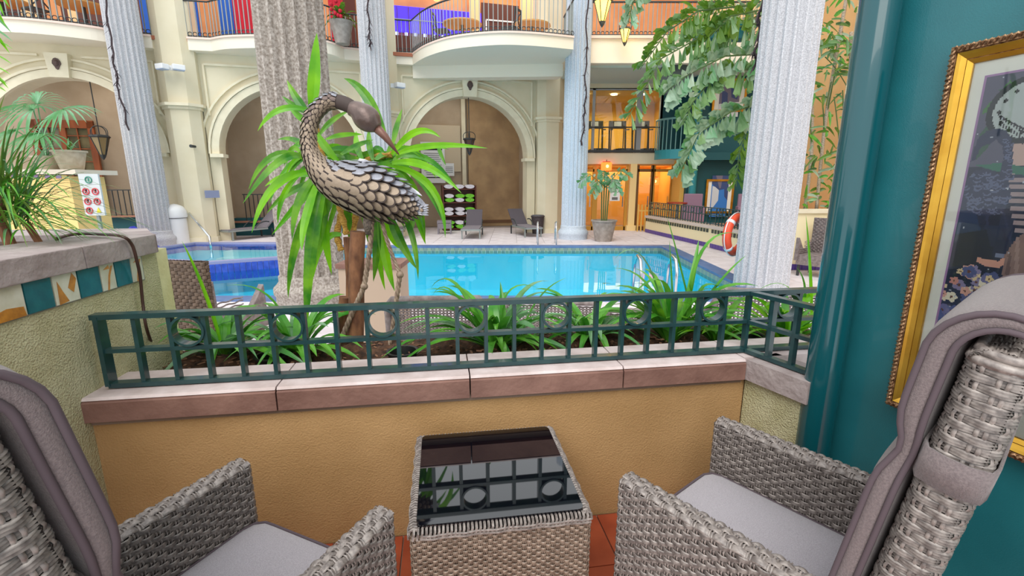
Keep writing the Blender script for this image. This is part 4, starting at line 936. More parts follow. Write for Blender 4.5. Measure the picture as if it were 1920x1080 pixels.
# pots on the low wall
zt0 = t1.z+.04
def pot(x, y, z, h, r0, r1, m, label, name='flower_pot'):
    r = empty(name, label, 'pot', (x, y, z)); MB().lathe([(r0, 0), (r1, h), (r1+.03, h), (r1+.03, h+.04), (r1-.03, h+.04), (r1-.05, h-.05)], (x, y, z), 18).build('body', m, r, True)
    MB().lathe([(r1-.05, h-.05), (.01, h-.045)], (x, y, z), 18).build('soil', soilm, r); return r
q1 = at(92, 312, 10.8); q2 = at(134, 308, 10.8)
pot(q1.x, 10.8, zt0, .26, .17, .26, potb, 'beige clay pot on the yellow wall, nearer the palm'); pot(q2.x, 10.8, zt0, .38, .2, .29, potb, 'taller beige clay pot on the yellow wall holding a sprouting plant')
def fan_palm(base, tips, label, name='potted_palm', m=palml, lw=.035, stem=True):
    r = empty(name, label, 'plant', tuple(base)); base = Vector(base)
    for hub, R, dirv in tips:
        hub = Vector(hub)
        if stem: MB().tube(bez(base, (base+hub)/2+Vector((0, 0, .15)), hub, 6), .012, 5).build('stem', m, r)
        fr = MB(); dirv = Vector(dirv).normalized(); up = Vector((0, -.5, 1)).normalized(); sd = dirv.cross(up).normalized(); k = 17
        for i in range(k):
            a = (i/(k-1)-.5)*3.6; d = dirv*math.cos(a)+sd*math.sin(a)*.95; leaf_mb(bez(hub, hub+d*R*.55+Vector((0, 0, .04)), hub+d*R+Vector((0, 0, -R*.45)), 5), lw*2.2, .3, mb=fr, prof=lambda f: min(1, .35+f*1.2)*(1-f**3))
        fr.build('fan_leaf', m, r, 2)
    return r
b_ = Vector((q1.x, 10.8, zt0+.25))
fan_palm(b_, [(at(62, 205, 10.6), .85, (-.9, -.3, .2)), (at(118, 205, 10.5), .75, (1, -.2, .15)), (at(75, 250, 10.3), .7, (-.1, -.8, -.3)), (at(30, 245, 10.7), .55, (-1, 0, 0)), (at(70, 195, 10.9), .7, (-.2, .3, .6))], 'pale green fan palm in the beige pot on the yellow wall')
shrub('potted_succulent', (q2.x, 10.8, zt0+.4), 'small spiky plant in the taller beige pot', 'plant', 14, .05, [palml, grassl], .05, .35, droop=.2)

# grey pot with fishtail plant near lobby
p = atz(1131, 452, DK); pot(p.x, p.y, DK, .62, .26, .38, potm, 'grey stone pot standing near the pale blue column')
def fishfrond(path, n, L, wl, mats, root, r=.012, extra=0, spread=1.0, droop=.4, tooth=True):
    more = MB()
    pts = []; P = [Vector(q) for q in path]
    for i in range(len(P)-1):
        for q in range(8): pts.append(P[i].lerp(P[i+1], q/8))
    pts.append(P[-1]); MB().tube(pts, [r*(1-.7*i/len(pts)) for i in range(len(pts))], 5).build('stem', mats[-1], root)
    for i in range(n+extra):
        f = ((i+.5)/n if i < n else random.random())*.9+.08; k = min(len(pts)-2, int(f*(len(pts)-1))); b0 = pts[k]; t = (pts[k+1]-pts[k]).normalized(); s_ = 1 if i % 2 else -1
        sd = t.cross(Vector((0, 1, 0))); sd = sd.normalized() if sd.length > .1 else Vector((1, 0, 0))
        d = (sd*s_*spread+t*.7+Vector((random.uniform(-.3, .3), random.uniform(-.8, .3), random.uniform(-.3, .1)))).normalized()
        l = L*random.uniform(.7, 1.2)*(1-.35*f); e = b0+d*l+Vector((0, 0, -l*droop)); wdt = wl*random.uniform(.8, 1.25)
        m_ = MB() if i < n else more; c1 = b0.lerp(e, .5)+Vector((0, 0, l*.06)); v = (e-b0).normalized(); w_ = v.cross(Vector((random.uniform(-.3, .3), 1, .3))).normalized(); nn = w_.cross(v)
        # fishtail: wedge with ragged tip
        a0 = b0; l1 = c1-w_*wdt*.4; r1 = c1+w_*wdt*.4; e1 = e-w_*wdt*.75+v*random.uniform(-.1, .1)*l; e2 = e-w_*wdt*.2+v*l*random.uniform(.05, .2); e3 = e+w_*wdt*.2+v*l*random.uniform(-.1, .05); e4 = e+w_*wdt*.75+v*random.uniform(-.2, .15)*l; cm = c1+nn*wdt*.15; ce = e-v*l*.08
        m_.add([a0, l1, cm, r1, e1, e2, e3, e4, ce], [(0, 2, 1), (0, 3, 2), (1, 2, 8, 4), (2, 3, 7, 8), (4, 8, 5), (5, 8, 6), (6, 8, 7)] if tooth else [(0, 2, 1), (0, 3, 2), (1, 2, 8), (2, 3, 8)])
        if i < n: m_.build('leaflet', random.choice(mats[:-1]), root)
    if more.v: more.build('small_leaflets', mats[0], root, stuff=True)
pp = p+Vector((0, 0, .55)); r = empty('potted_fishtail_palm', 'small fishtail palm growing in the grey stone pot', 'plant', tuple(pp))
dkst = mat('green_stem', rgb(80, 110, 60), .6)
for k in range(4): MB().tube([pp+Vector((.05*(k-1.5), 0, 0)), pp+Vector((.08*(k-1.5), 0, 1.3))], .02, 5).build('cane', dkst, r)
for tgt, y in (((1085, 342), 0), ((1180, 330), -.2), ((1110, 365), -.5), ((1160, 360), -.4), ((1130, 330), .2)):
    e = at(tgt[0], tgt[1], p.y+y); fishfrond([pp+Vector((0, 0, 1.1)), pp.lerp(e, .6)+Vector((0, 0, .75)), e], 18, .24, .08, [ftl2, palml, palml, dkst], r)

tq = at(1300, 78, 13.6); tr_ = at(1395, 52, 13.6)
pq = empty('planter_trough', 'teal planter trough hanging among the foliage at the upper right', 'planter', tuple(tq)); MB().bbox((tq.x, 13.3, tq.z), (tr_.x, 13.7, tr_.z-.05)).build('trough_body', mat('teal_planter_trough', rgb(20, 110, 120), .4), pq, bevel=.03)
MB().bbox((tq.x-.03, 13.27, tr_.z-.07), (tr_.x+.03, 13.73, tr_.z)).build('rim', MATS['teal_planter_trough'], pq)
shrub('trailing_shrub', ((tq.x+tr_.x)/2-.4, 13.5, tr_.z+.1), 'bushy plant with pale dry stems spilling over the left half of the teal trough', 'plant', 85, .55, [ftl3, ftl, ftl3], .13, .55, minel=-.4)
shrub('trailing_shrub', ((tq.x+tr_.x)/2+.7, 13.5, tr_.z+.15), 'bushy plant spilling over the right end of the teal trough', 'plant', 85, .55, [ftl2, ftl, ftl3], .13, .55, minel=-.4)
# ------------------------------------------------------------ balcony: front wall, cap stones, stub, floor tiles, teal wall
WD = Vector((6.75, 1.02, 0)).normalized(); WN = Vector((WD.y, -WD.x, 0))            # along the wall, towards the viewer
WA = Vector((-1.617, 1.623, 0)); WB = Vector((1.08, 2.035, 0))                       # cap front edge
Lw = (WB-WA).length
def FW(s, z, o=0): return WA+WD*s+WN*o+Vector((0, 0, z))
fwl = struct('wall_front', MB().extr([FW(-.1, 0, -.035), FW(Lw+.02, 0, -.035), FW(Lw+.02, .66, -.035), FW(-.1, .66, -.035)], -WN*.2), ochre)
cuts = [-.02]+[(atz(px, 720, .7)-WA).dot(WD) for px in (545, 880, 1175)]+[Lw]
for i in range(4):
    a, b = cuts[i]+.003, cuts[i+1]-.003; m = MB()
    prof = [(0.0, .665), (0.0, .742), (-.012, .752), (-.275, .752), (-.275, .665)]
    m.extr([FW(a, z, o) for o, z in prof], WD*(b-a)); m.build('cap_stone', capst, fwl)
# paler pinkish layer along the top of each cap stone
for i in range(4):
    a, b = cuts[i]+.003, cuts[i+1]-.003
    MB().extr([FW(a, .752, -.004), FW(a, .762, -.012), FW(a, .762, -.27), FW(a, .752, -.275)], WD*(b-a)).build('cap_top_stone', mat('pale_pink_cap_top', rgb(220, 204, 202), .7, 0, rgb(196, 178, 174), 9, .2, 40), fwl)
MB().extr([FW(-.1, .64, -.03), FW(Lw, .64, -.03), FW(Lw, .666, -.03), FW(-.1, .666, -.03)], -WN*.2).build('mortar_bed', grout, fwl)
# rear extension to the right behind the pipe and the stub towards the viewer
SB = Vector((1.205, 1.775, 0)); SD = (SB-WB).normalized(); SN = Vector((-SD.y, SD.x, 0))
if SN.x > 0: SN = -SN
def SW(s, z, o=0): return WB+SD*s+SN*o+Vector((0, 0, z))
Ls = (SB-WB).length
st = struct('wall_right', MB().extr([SW(-.02, 0, -.03), SW(Ls+.03, 0, -.03), SW(Ls+.03, .66, -.03), SW(-.02, .66, -.03)], -SN*.22), stucco)
MB().extr([SW(0.0, .665, 0), SW(0.0, .762, 0), SW(0.0, .762, -.2), SW(0.0, .665, -.2)], SD*Ls).build('cap_stone', capgr, st)
MB().extr([FW(Lw+.004, .665, -.03), FW(Lw+.004, .762, -.03), FW(Lw+.004, .762, -.275), FW(Lw+.004, .665, -.275)], WD*.75).build('cap_stone', MATS['pale_pink_cap_top'], fwl)
MB().extr([FW(Lw, 0, -.06), FW(Lw, .665, -.06), FW(Lw, .665, -.25), FW(Lw, 0, -.25)], WD*.75).build('rear_wall', ochre, fwl)
# floor of terracotta tiles
fl2 = struct('floor', MB().prism([(-2.6, -.7), (2.6, -.7), (2.3, 2.2), (-2.2, 1.7)], -.06, -.006), grout)
ft = MB().box((0, 0, 0), (.294, .294, .014)).mesh('floor_tile', terra)
R0 = Matrix.Rotation(math.atan2(WD.y, WD.x), 3, 'Z')
for i in range(-7, 8):
    for j in range(0, 8):
        q = Vector((-.02, 1.74, 0))+R0@Vector((i*.3, -j*.3-.0, 0))
        if -1.75 < q.x < 1.75 and q.y < 2.1: inst('floor_tile', ft, fl2, (q.x, q.y, random.uniform(-.001, .001)), math.atan2(WD.y, WD.x))
# teal wall with pipe
TD = Vector((.2706, -.9627, 0)); T0 = Vector((1.335, 1.82, 0)); TN = Vector((-.9627, -.2706, 0))
def TW_(d, z, o=0): return T0+TD*d+TN*o+Vector((0, 0, z))
struct('wall_right', MB().extr([TW_(-.04, 0), TW_(2.9, 0), TW_(2.9, 3.4), TW_(-.04, 3.4)], -TN*.15), teal)
pp_ = struct('trim_5', MB().lathe([(.064, 0), (.064, 3.4)], (1.275, 1.80, 0), 32), tealp, None, True)
pp_.name = 'trim_5'
MB().lathe([(.03, .0), (.03, 3.4)], (1.395, 1.93, 0), 16).build('thin_pipe', tealp, pp_, True)
# left planter wall
LD = Vector((-.122, 1, 0)).normalized(); L0 = Vector((-1.617+.0, 1.623, 0)); LN = Vector((LD.y, -LD.x, 0))   # LN to the right
def LW(s, z, o=0): return L0+LD*s+LN*o+Vector((0, 0, z))
s_end = .53
lwl = struct('wall_left', MB().extr([LW(-1.6, 0), LW(s_end+.06, 0), LW(s_end+.06, 1.24), LW(-1.6, 1.24)], -LN*.3), stucco)
MB().extr([LW(s_end+.06, .3, -.02), LW(s_end+.06, 1.24, -.02), LW(s_end+.06, 1.24, -.3), LW(s_end+.06, .3, -.3)], LD*.12).build('pale_end_face', mat('pale_yellow_stucco', rgb(236, 228, 184), .9, 0, rgb(220, 210, 160), 8, .3, 50), lwl)
# stucco turns towards the left behind
MB().extr([LW(s_end+.04, .3, -.05), LW(s_end+.17, .3, -.05), LW(s_end+.17, 1.24, -.05), LW(s_end+.04, 1.24, -.05)], -LN*1.6).build('rear_face', stucco, lwl)
cs = [-1.6, -.55, .12, s_end+.03]
for i in range(3):
    a, b = cs[i]+.002, cs[i+1]-.002
    MB().extr([LW(a, 1.238, .03), LW(a, 1.322, .028), LW(a, 1.322, -.3), LW(a, 1.238, -.3)], LD*(b-a)).build('cap_stone', capgr, lwl, bevel=.004)
MB().extr([LW(s_end+.03, 1.24, .03), LW(s_end+.1, 1.24, -.03), LW(s_end+.36, 1.24, -.2), LW(s_end+.36, 1.24, -1.6), LW(s_end+.1, 1.24, -1.6), LW(s_end+.03, 1.24, -.3)], (0, 0, .082)).build('cap_stone', capgr, lwl)
# tile band: hand painted tiles
txt = [38, 92, 140, 182, 210, 240, 262]
def sl_of(px, py):
    d = ray(px, py); t = (L0.x*LN.x+L0.y*LN.y)/(d[0]*LN.x+d[1]*LN.y); q = Vector((d[0]*t, d[1]*t, 0)); return (q-L0).dot(LD)
bd = [sl_of(p, 560-.25*p) for p in txt]; bd = [bd[0]-.105]+bd; bd = [bd[0]-.105*k for k in (5, 4, 3, 2, 1)]+bd
tg = mat('teal_glazed_tile', rgb(28, 94, 104), .2, 0, rgb(36, 112, 120), 14, .15, 30); tw_ = mat('cream_glazed_tile', rgb(220, 218, 200), .2, 0, rgb(200, 196, 170), 12, .15, 30)
to = mat('orange_tile_brushstroke', rgb(206, 140, 50), .3, 0, rgb(170, 110, 40), 30)
MB().extr([LW(bd[0], 1.125, .002), LW(bd[-1]+.01, 1.125, .002), LW(bd[-1]+.01, 1.24, .002), LW(bd[0], 1.24, .002)], LN*.003).build('tile_grout', mat('tile_grout', rgb(140, 140, 130), .9), lwl)
for i in range(len(bd)-1):
    a, b = bd[i]+.003, bd[i+1]-.003; isT = (i % 2 == 0)
    o = MB().extr([LW(a, 1.13, .003), LW(b, 1.13, .003), LW(b, 1.235, .003), LW(a, 1.235, .003)], LN*.008).build('tile', tg if isT else tw_, lwl, bevel=.0015)
    if not isT:
        w_ = b-a; sh_ = [[(.0, .0), (.95, .0), (.9, .3), (.3, .36), (0, .3)]] if i == 5 else [[(.1, .0), (.5, .05), (.3, .45), (.15, .8)], [(.55, .5), (.75, .3), (.95, .75), (.8, .98)]] if i == 7 else [[(.3, .0), (.42, .0), (.6, .5), (.9, .9), (.75, .9), (.5, .55)], [(.2, .8), (.6, .95), (.65, .8)]]
        for pl_ in sh_: MB().extr([LW(a+u*w_, 1.13+v*.105, .0115) for u, v in pl_], LN*.0008).build('painted_motif', to, o)
# irrigation hose over the cap
hp = [(115, 446, 1.33), (150, 438, 1.335), (230, 442, 1.33)]
P = [atz(105, 448, 1.33), atz(140, 439, 1.335), atz(185, 439, 1.337), atz(228, 443, 1.337)]
def onl(px, py, o):
    d = ray(px, py); b_ = L0+LN*o; t = (b_.x*LN.x+b_.y*LN.y)/(d[0]*LN.x+d[1]*LN.y); return Vector((d[0]*t, d[1]*t, EYE+d[2]*t))
P += [onl(247, 458, .045), onl(257, 490, .045), onl(263, 520, .035), onl(268, 570, .025), onl(276, 620, .03), at(296, 668, 2.2), at(318, 694, 2.22)]
sp = []
for i in range(len(P)-1):
    p0, p1, p2, p3 = P[max(0, i-1)], P[i], P[i+1], P[min(len(P)-1, i+2)]
    for q in range(6):
        t = q/6; sp.append(.5*((2*p1)+(-p0+p2)*t+(2*p0-5*p1+4*p2-p3)*t*t+(-p0+3*p1-3*p2+p3)*t**3))
sp.append(P[-1])
tag(MB().tube(sp, .0065, 8).build('irrigation_hose', mat('brown_black_hose', rgb(70, 44, 36), .45), None, 2), 'thin dark hose bent over the stone cap and down the stucco wall', 'hose')

# ------------------------------------------------------------ green railing
rg = empty('balcony_railing', 'dark green steel railing with rings on the front wall cap', 'railing', tuple(FW(0, .762, -.11)))
RO = -.10
sx0 = .05; sx1 = Lw+.045; nb_ = 22
def RP(s, z): return FW(s, z, RO)
zt_, zm_, zb2 = 1.056, .918, .777
MB().beam(RP(sx0-.02, zt_), RP(Lw+.75, zt_), .044, .02).build('top_rail', railm, rg); MB().beam(RP(sx0, zm_), RP(sx1, zm_), .034, .016).build('middle_rail', railm, rg); MB().beam(RP(sx0, zb2), RP(sx1+.0, zb2), .04, .018).build('bottom_rail', railm, rg)
MB().beam(RP(sx1+.02, zm_), RP(Lw+.7, zm_), .034, .016).build('middle_rail', railm, rg); MB().beam(RP(sx1+.02, zb2), RP(Lw+.7, zb2), .04, .018).build('bottom_rail', railm, rg)
barm = MB().box((0, 0, (zt_+zb2)/2), (.016, .03, zt_-zb2)).mesh('bar', railm); aw = math.atan2(WD.y, WD.x)
endm = MB().box((0, 0, (zt_+zb2)/2), (.016, .05, zt_-zb2)).mesh('end_post', railm)
rim = MB()
R1, R2 = .063, .054; cz = (zt_+zm_)/2
for rr_, nm in ((1, 0),):
    V = []; n = 28
    for i in range(n):
        a = 2*PI*i/n
        for r_, y in ((R1, -.022), (R1, .022), (R2, .022), (R2, -.022)): V.append((r_*math.cos(a), y, cz+r_*math.sin(a)))
    rim.add(V, [(i*4+k, i*4+(k+1) % 4, ((i+1) % n)*4+(k+1) % 4, ((i+1) % n)*4+k) for i in range(n) for k in range(4)])
rimm = rim.mesh('ring', railm, None, True)
for i in range(nb_+1):
    s = sx0+(sx1-sx0)*i/nb_; p = RP(s, 0)
    inst('end_post' if i == 0 else 'bar', endm if i == 0 else barm, rg, p, aw)
    if i % 3 == 2 and i < 22: inst('ring', rimm, rg, RP(s+(sx1-sx0)/nb_/2, 0), aw)
for q in (1, 2, 3, 4): inst('bar', barm, rg, RP(sx1+.13*q, 0), aw)
inst('ring', rimm, rg, RP(sx1+.2, 0), aw)
rs_ = empty('balcony_railing', 'short return of green railing on the grey stub cap beside the pipe', 'railing', tuple(SW(0, .762, -.08)))
def RS(s, z): return RP(sx1, z)+SD*s
for z, w_ in ((zt_, .04), (zm_, .03), (zb2, .034)): MB().beam(RS(0.02, z), RS(Ls+.1, z), w_, .018).build('rail', railm, rs_)
as_ = math.atan2(SD.y, SD.x)
for s in (.13, .24, .34): inst('bar', barm, rs_, RS(s, 0), as_)

# ------------------------------------------------------------ planter bed behind the wall
SO = .67
bed = MB().extr([FW(-.2, SO-.3, -.26), FW(Lw+.9, SO-.3, -.26), FW(Lw+.9, SO-.3, -.82), FW(-.2, SO-.3, -.82)], (0, 0, .3))
bd_ = empty('planter_bed', 'soil bed full of strap-leaved plants behind the green railing', 'planter', tuple(FW(1.3, SO, -.7)))
nx, ny = 60, 18; V = []
for i in range(nx):
    for j in range(ny):
        p = FW(-.15+(Lw+1.0)*i/(nx-1), SO+.012*math.sin(i*1.7+j*.9)+.01*random.random()+.02*math.sin(j*.6), -.26-.55*j/(ny-1)); V.append(p)
MB().add(V, [(i*ny+j, (i+1)*ny+j, (i+1)*ny+j+1, i*ny+j+1) for i in range(nx-1) for j in range(ny-1)]).build('soil', soilm, bd_)
MB().extr([FW(.0, DK, -.8), FW(Lw+.9, DK, -.8), FW(Lw+.9, SO-.03, -.8), FW(.0, SO-.03, -.8)], -WN*.08).build('rear_wall', capst, bd_)
ch = MB()
for i in range(700):
    p = FW(random.uniform(-.1, Lw+.8), SO+.02, random.uniform(-.78, -.28)); ch.box(p, (random.uniform(.01, .035), random.uniform(.006, .014), .004), M=Matrix.Rotation(random.uniform(0, 3), 3, 'Z')@Matrix.Rotation(random.uniform(-.5, .5), 3, 'X'))
ch.build('bark_mulch', mat('bark_mulch', rgb(150, 110, 84), .9, 0, rgb(100, 66, 48), 30), bd_, stuff=True)
for px, py, lb in ((1405, 634, 'black round plastic pot rim sunk in soil at the railing corner'), (755, 664, 'black plastic pot rim sunk in soil right of the heron leg'), (510, 672, 'black plastic pot sunk in the soil left of the wooden stake')):
    p = atz(px, py, SO+.03); r = empty('nursery_pot', lb, 'pot', tuple(p)); MB().lathe([(.06, -.06), (.075, .01), (.082, .012), (.082, .02), (.068, .02), (.058, -.03), (.001, -.03)], p, 20).build('pot_body', blackp, r, True)

def clump(px, py, label, n, L, wl, mats, Y=None, elr=(.5, 1.35), droop=.55, z=None, seg=9, azr=(0, 2*PI), extra=[]):
    b = atz(px, py, SO) if Y is None else Vector((at(px, py, Y).x, Y, SO))
    r = empty('strap_leaf_plant', label, 'plant', tuple(b))
    n = int(n*1.7); wl *= 1.3; L *= 1.12
    for i in range(n):
        a = random.uniform(*azr); el = random.uniform(*elr); l = L*random.uniform(.65, 1.15)
        d = Vector((math.cos(a)*math.cos(el), math.sin(a)*math.cos(el)*.8, math.sin(el)))
        st = b+Vector((math.cos(a)*.03, math.sin(a)*.02, 0)); mid = st+d*l*.62; h = Vector((d.x, d.y, 0)); h = h.normalized() if h.length > .01 else Vector((1, 0, 0))
        e = st+d*l*.8+h*l*.35+Vector((0, 0, -l*droop*(1.25-el/1.6)))
        if e.y < 2.0+(e.x)*.15+.05 and e.z < 1.2: e.y = 2.2+e.x*.15
        e.z = max(e.z, SO+.02)
        leaf_mb(bez(st, mid, e, seg), wl*random.uniform(.75, 1.2), .3, twist=random.uniform(-.5, .5)).build('leaf', random.choice(mats), r, 2)
    for pts, w_, m in extra:
        q = [at(x, y, b.y+dy) for x, y, dy in pts]; q[0] = Vector((q[0].x, q[0].y, max(q[0].z, SO-.01)))
        leaf_mb(bez(*q, 10), w_*1.25, .3).build('leaf', m, r, 2)
    return r
mx_ = [clv, clv, clv, clv2]
clump(425, 668, 'strap-leaved plant at the left end of the bed with one tall upright leaf', 24, .42, .034, mx_, extra=[([(415, 650, 0), (385, 540, 0), (341, 452, 0)], .026, yuc2)])
clump(560, 662, 'low strap-leaved plant left of the wooden stake', 24, .4, .036, mx_, extra=[([(545, 640, .1), (520, 520, .1), (420, 536, .1)], .02, clv)])
clump(930, 655, 'wide strap-leaved plant in the middle of the bed with arching leaf tips above the rail', 36, .5, .04, mx_, extra=[
    ([(905, 630, 0), (850, 480, .05), (808, 540, .1)], .036, clv), ([(905, 640, 0), (840, 500, 0), (811, 554, 0)], .034, clv), ([(940, 640, 0), (930, 510, 0), (1010, 540, .05)], .03, clv),
    ([(975, 640, 0), (1000, 545, 0), (1062, 521, 0)], .034, clv), ([(945, 650, 0), (945, 590, 0), (938, 528, .1)], .03, clv), ([(925, 655, 0), (850, 570, 0), (788, 618, -.1)], .036, clv), ([(920, 660, 0), (840, 610, -.1), (768, 668, -.2)], .036, clv2), ([(940, 640, -.1), (948, 660, -.2), (962, 676, -.25)], .03, clv2)])
clump(1105, 640, 'strap-leaved plant between the middle clump and the tall right clump', 24, .42, .038, mx_)
clump(1255, 640, 'tall strap-leaved plant with upright leaves near the right corner', 30, .55, .036, [clv, clv, yuc], elr=(.7, 1.45), extra=[
    ([(1300, 610, .1), (1270, 480, .1), (1250, 404, .1)], .03, clv), ([(1262, 600, 0), (1256, 500, 0), (1255, 450, 0)], .026, clv), ([(1290, 600, 0), (1300, 420, 0), (1385, 438, 0)], .04, clv), ([(1245, 600, 0), (1210, 420, 0), (1152, 486, 0)], .03, clv2),
    ([(1300, 600, 0), (1350, 520, 0), (1400, 478, 0)], .028, clv), ([(1310, 600, 0), (1300, 500, 0), (1370, 550, 0)], .036, clv), ([(1280, 610, 0), (1300, 520, 0), (1310, 450, .1)], .03, clv), ([(1255, 600, 0), (1260, 470, -.1), (1180, 560, -.1)], .036, clv)])
clump(1345, 645, 'smaller strap-leaved plant just left of the railing corner', 16, .34, .03, [clv, yuc], elr=(.7, 1.4))
clump(1470, 640, 'strap-leaved plant behind the short return railing', 22, .42, .034, [clv, yuc2], extra=[([(1520, 600, .1), (1520, 520, .1), (1511, 404, .1)], .028, yuc2), ([(1500, 600, .1), (1520, 530, .1), (1492, 500, .1)], .022, clv), ([(1500, 600, 0), (1490, 500, 0), (1420, 545, 0)], .014, yuc2)])
# grassy left planter: soil and arching narrow leaves above the stone cap
ld = empty('planter_bed', 'raised soil bed behind the left stone cap', 'planter', tuple(LW(-.3, 1.3, -.6)))
MB().extr([LW(-1.5, 1.2, -.3), LW(s_end, 1.2, -.3), LW(s_end, 1.3, -.3), LW(-1.5, 1.3, -.3)], -LN*1.2).build('soil', soilm, ld)
gq = empty('grassy_plant', 'spiky plant with many narrow arching dark leaves on the left wall', 'plant', tuple(at(10, 420, 1.9)))
b = at(8, 405, 1.85); b.z = 1.3
MB().tube([b, b+Vector((-.02, 0, .12)), b+Vector((.01, .02, .22))], [.02, .018, .014], 7).build('stem', bark, gq)
MB().tube([b+Vector((.07, .05, 0)), b+Vector((.05, .03, .1))], .014, 6).build('stem', bark, gq)
for i in range(170):
    a = random.uniform(0, 2*PI); el = random.uniform(-.1, 1.2); l = random.uniform(.24, .48); o_ = b+Vector((random.uniform(-.06, .04), random.uniform(-.05, .1), random.uniform(.06, .24)))
    if i < 110: a = random.uniform(-.9, .5)
    d = Vector((math.cos(a)*math.cos(el), math.sin(a)*math.cos(el), math.sin(el)))
    e = o_+d*l+Vector((0, 0, -l*.5*math.cos(el)))
    e.z = max(e.z, 1.335)
    leaf_mb(bez(o_, o_+d*l*.6, e, 7), .0085, .3).build('leaf', [grassl, grassl, clv, clv2][i % 4], gq, 2)
fp = empty('overhanging_palm', 'bright green palm leaves hanging into the top left corner', 'plant', tuple(at(-40, 10, 2.4)))
for (x0, y0, x1, y1) in ((-60, -30, 12, 50), (-60, 0, 22, 62), (-60, 40, 24, 78), (-60, 70, 24, 92), (-60, 95, 22, 120), (-60, 120, 20, 140), (-50, 140, 14, 158), (-50, 160, 12, 172), (-40, -40, 18, 14), (-40, -40, 8, 30), (-60, 20, 18, 100), (-60, 110, 16, 166)):
    p, q = at(x0, y0, 2.4), at(x1, y1, 2.3); leaf_mb(bez(p, (p+q)/2+Vector((0, 0, .04)), q, 6), .03, .35, mb=None).build('leaf', yuc2 if (x1+y1) % 3 else palml, fp, 2)
tag(MB().tube([at(-60, -60, 2.45), at(-70, 60, 2.45), at(-60, 180, 2.45)], .01, 6).build('midrib', dkst, fp), None)

# ------------------------------------------------------------ heron, stake, yucca
YH = 2.45
def H_(px, py, dy=0): return at(px, py, YH+dy)
hb = empty('heron_sculpture', 'metal heron sculpture with scale feathers standing on twisted rope legs', 'sculpture', tuple(at(690, 640, YH)))
fe = mat('beige_metal_feather', rgb(176, 158, 138), .45, .25, rgb(140, 122, 104), 30, .2, 60); fe2 = mat('grey_metal_feather', rgb(170, 172, 182), .4, .35, rgb(130, 130, 140), 30, .2, 60)
hd = mat('dark_heron_metal', rgb(122, 104, 98), .35, .4, rgb(92, 78, 74), 12, .2, 40); bk2 = mat('brown_beak', rgb(120, 84, 72), .4, .2)
def catmull(P, n=8):
    out = []
    for i in range(len(P)-1):
        p0, p1, p2, p3 = P[max(0, i-1)], P[i], P[i+1], P[min(len(P)-1, i+2)]
        for q in range(n):
            t = q/n; out.append(tuple(.5*((2*b)+(-a+c)*t+(2*a-5*b+4*c-d)*t*t+(-a+3*b-3*c+d)*t**3) for a, b, c, d in zip(p0, p1, p2, p3)))
    out.append(tuple(P[-1])); return out
# spine: px, py, radius(px)
neck = [(664, 204, 12), (645, 194, 12.5), (620, 190, 12), (598, 203, 12), (584, 224, 12.5), (579, 250, 12), (580, 275, 13), (588, 298, 17), (602, 318, 24), (624, 334, 34), (655, 346, 43), (690, 356, 46), (722, 368, 40), (752, 382, 28), (778, 391, 15), (798, 394, 6)]
NS = catmull(neck, 6); K = YH/.98/FL
pts = [H_(a, b_) for a, b_, c in NS]; rad = [c*K*1.0 for a, b_, c in NS]
def body_surface(k, th, lift=0):
    t = (pts[min(k+1, len(pts)-1)]-pts[max(k-1, 0)]).normalized(); yv = Vector((0, 1, 0)); u = t.cross(yv).normalized()
    if u.z < 0 and k > 40: pass
    n_ = u*math.cos(th)+yv*(-math.sin(th))*.8; return pts[k]+n_*(rad[k]+lift), n_.normalized(), t
bm_ = MB(); n = 18; V = []
for k in range(len(pts)):
    for j in range(n): V.append(body_surface(k, 2*PI*j/n)[0])
m_ = len(pts); bm_.add(V, [(i*n+j, i*n+(j+1) % n, (i+1)*n+(j+1) % n, (i+1)*n+j) for i in range(m_-1) for j in range(n)]+[tuple(range(n)), tuple((m_-1)*n+j for j in range(n))])
body = bm_.build('body', mat('dark_body_gap', rgb(70, 58, 54), .7), hb, 2)
# scales (feathers) over neck and body
cntf = 0
def scale_mesh(nm, m):
    q = MB(); out = []
    for i in range(9):
        a = PI*i/8; out.append((.5*math.cos(a), -.55-.45*math.sin(a), .02+.0*i))
    vs = [(.42, 0, 0), (-.42, 0, 0)]+[(x, y, z) for x, y, z in reversed(out)]+[(0, -.5, .13)]
    c = len(vs)-1; q.add(vs, [(i, (i+1) % c, c) for i in range(c)]); rim_ = [(x*1.22, y*1.1-.02, z-.03) for x, y, z in vs[:-1]]
    k = len(q.v); q.add(rim_, [tuple(range(len(rim_)))]); mm = q.mesh(nm, m, None, 2); mm.materials.append(MATS['dark_body_gap']); mm.polygons[len(mm.polygons)-1].material_index = 1; return mm
fm, fm2, fm3 = scale_mesh('feather', fe), scale_mesh('feather', fe2), scale_mesh('feather', hd)
k = 9.0; row = 0
while k < len(pts)-4:
    ki = int(k); R = rad[ki]; fsz = min(.052, max(.022, R*.5)); circ_ = 2*PI*R*.9; nf_ = max(6, int(circ_/(fsz*.8)))
    for j in range(nf_):
        th = 2*PI*(j+.5*(row % 2))/nf_
        if cntf >= 298: break
        p, nn, t = body_surface(ki, th, .003)
        if nn.y > .2: continue
        x_ = nn.cross(t).normalized(); Mx = Matrix((x_, -t, nn)).transposed()
        Mx = Mx@Matrix.Rotation(-.2, 3, 'X')
        o = bpy.data.objects.new('feather', fm2 if nn.z > .55 else (fm3 if ki < 26 and j % 3 == 0 else fm)); link(o, hb)
        o.location = p-hb.location; o.rotation_euler = Mx.to_euler(); s_ = fsz*1.0; o.scale = (s_*.84, s_*1.2, s_); cntf += 1
    seg = (pts[min(ki+1, len(pts)-1)]-pts[ki]).length; k += max(1.0, fsz*.8/seg); row += 1
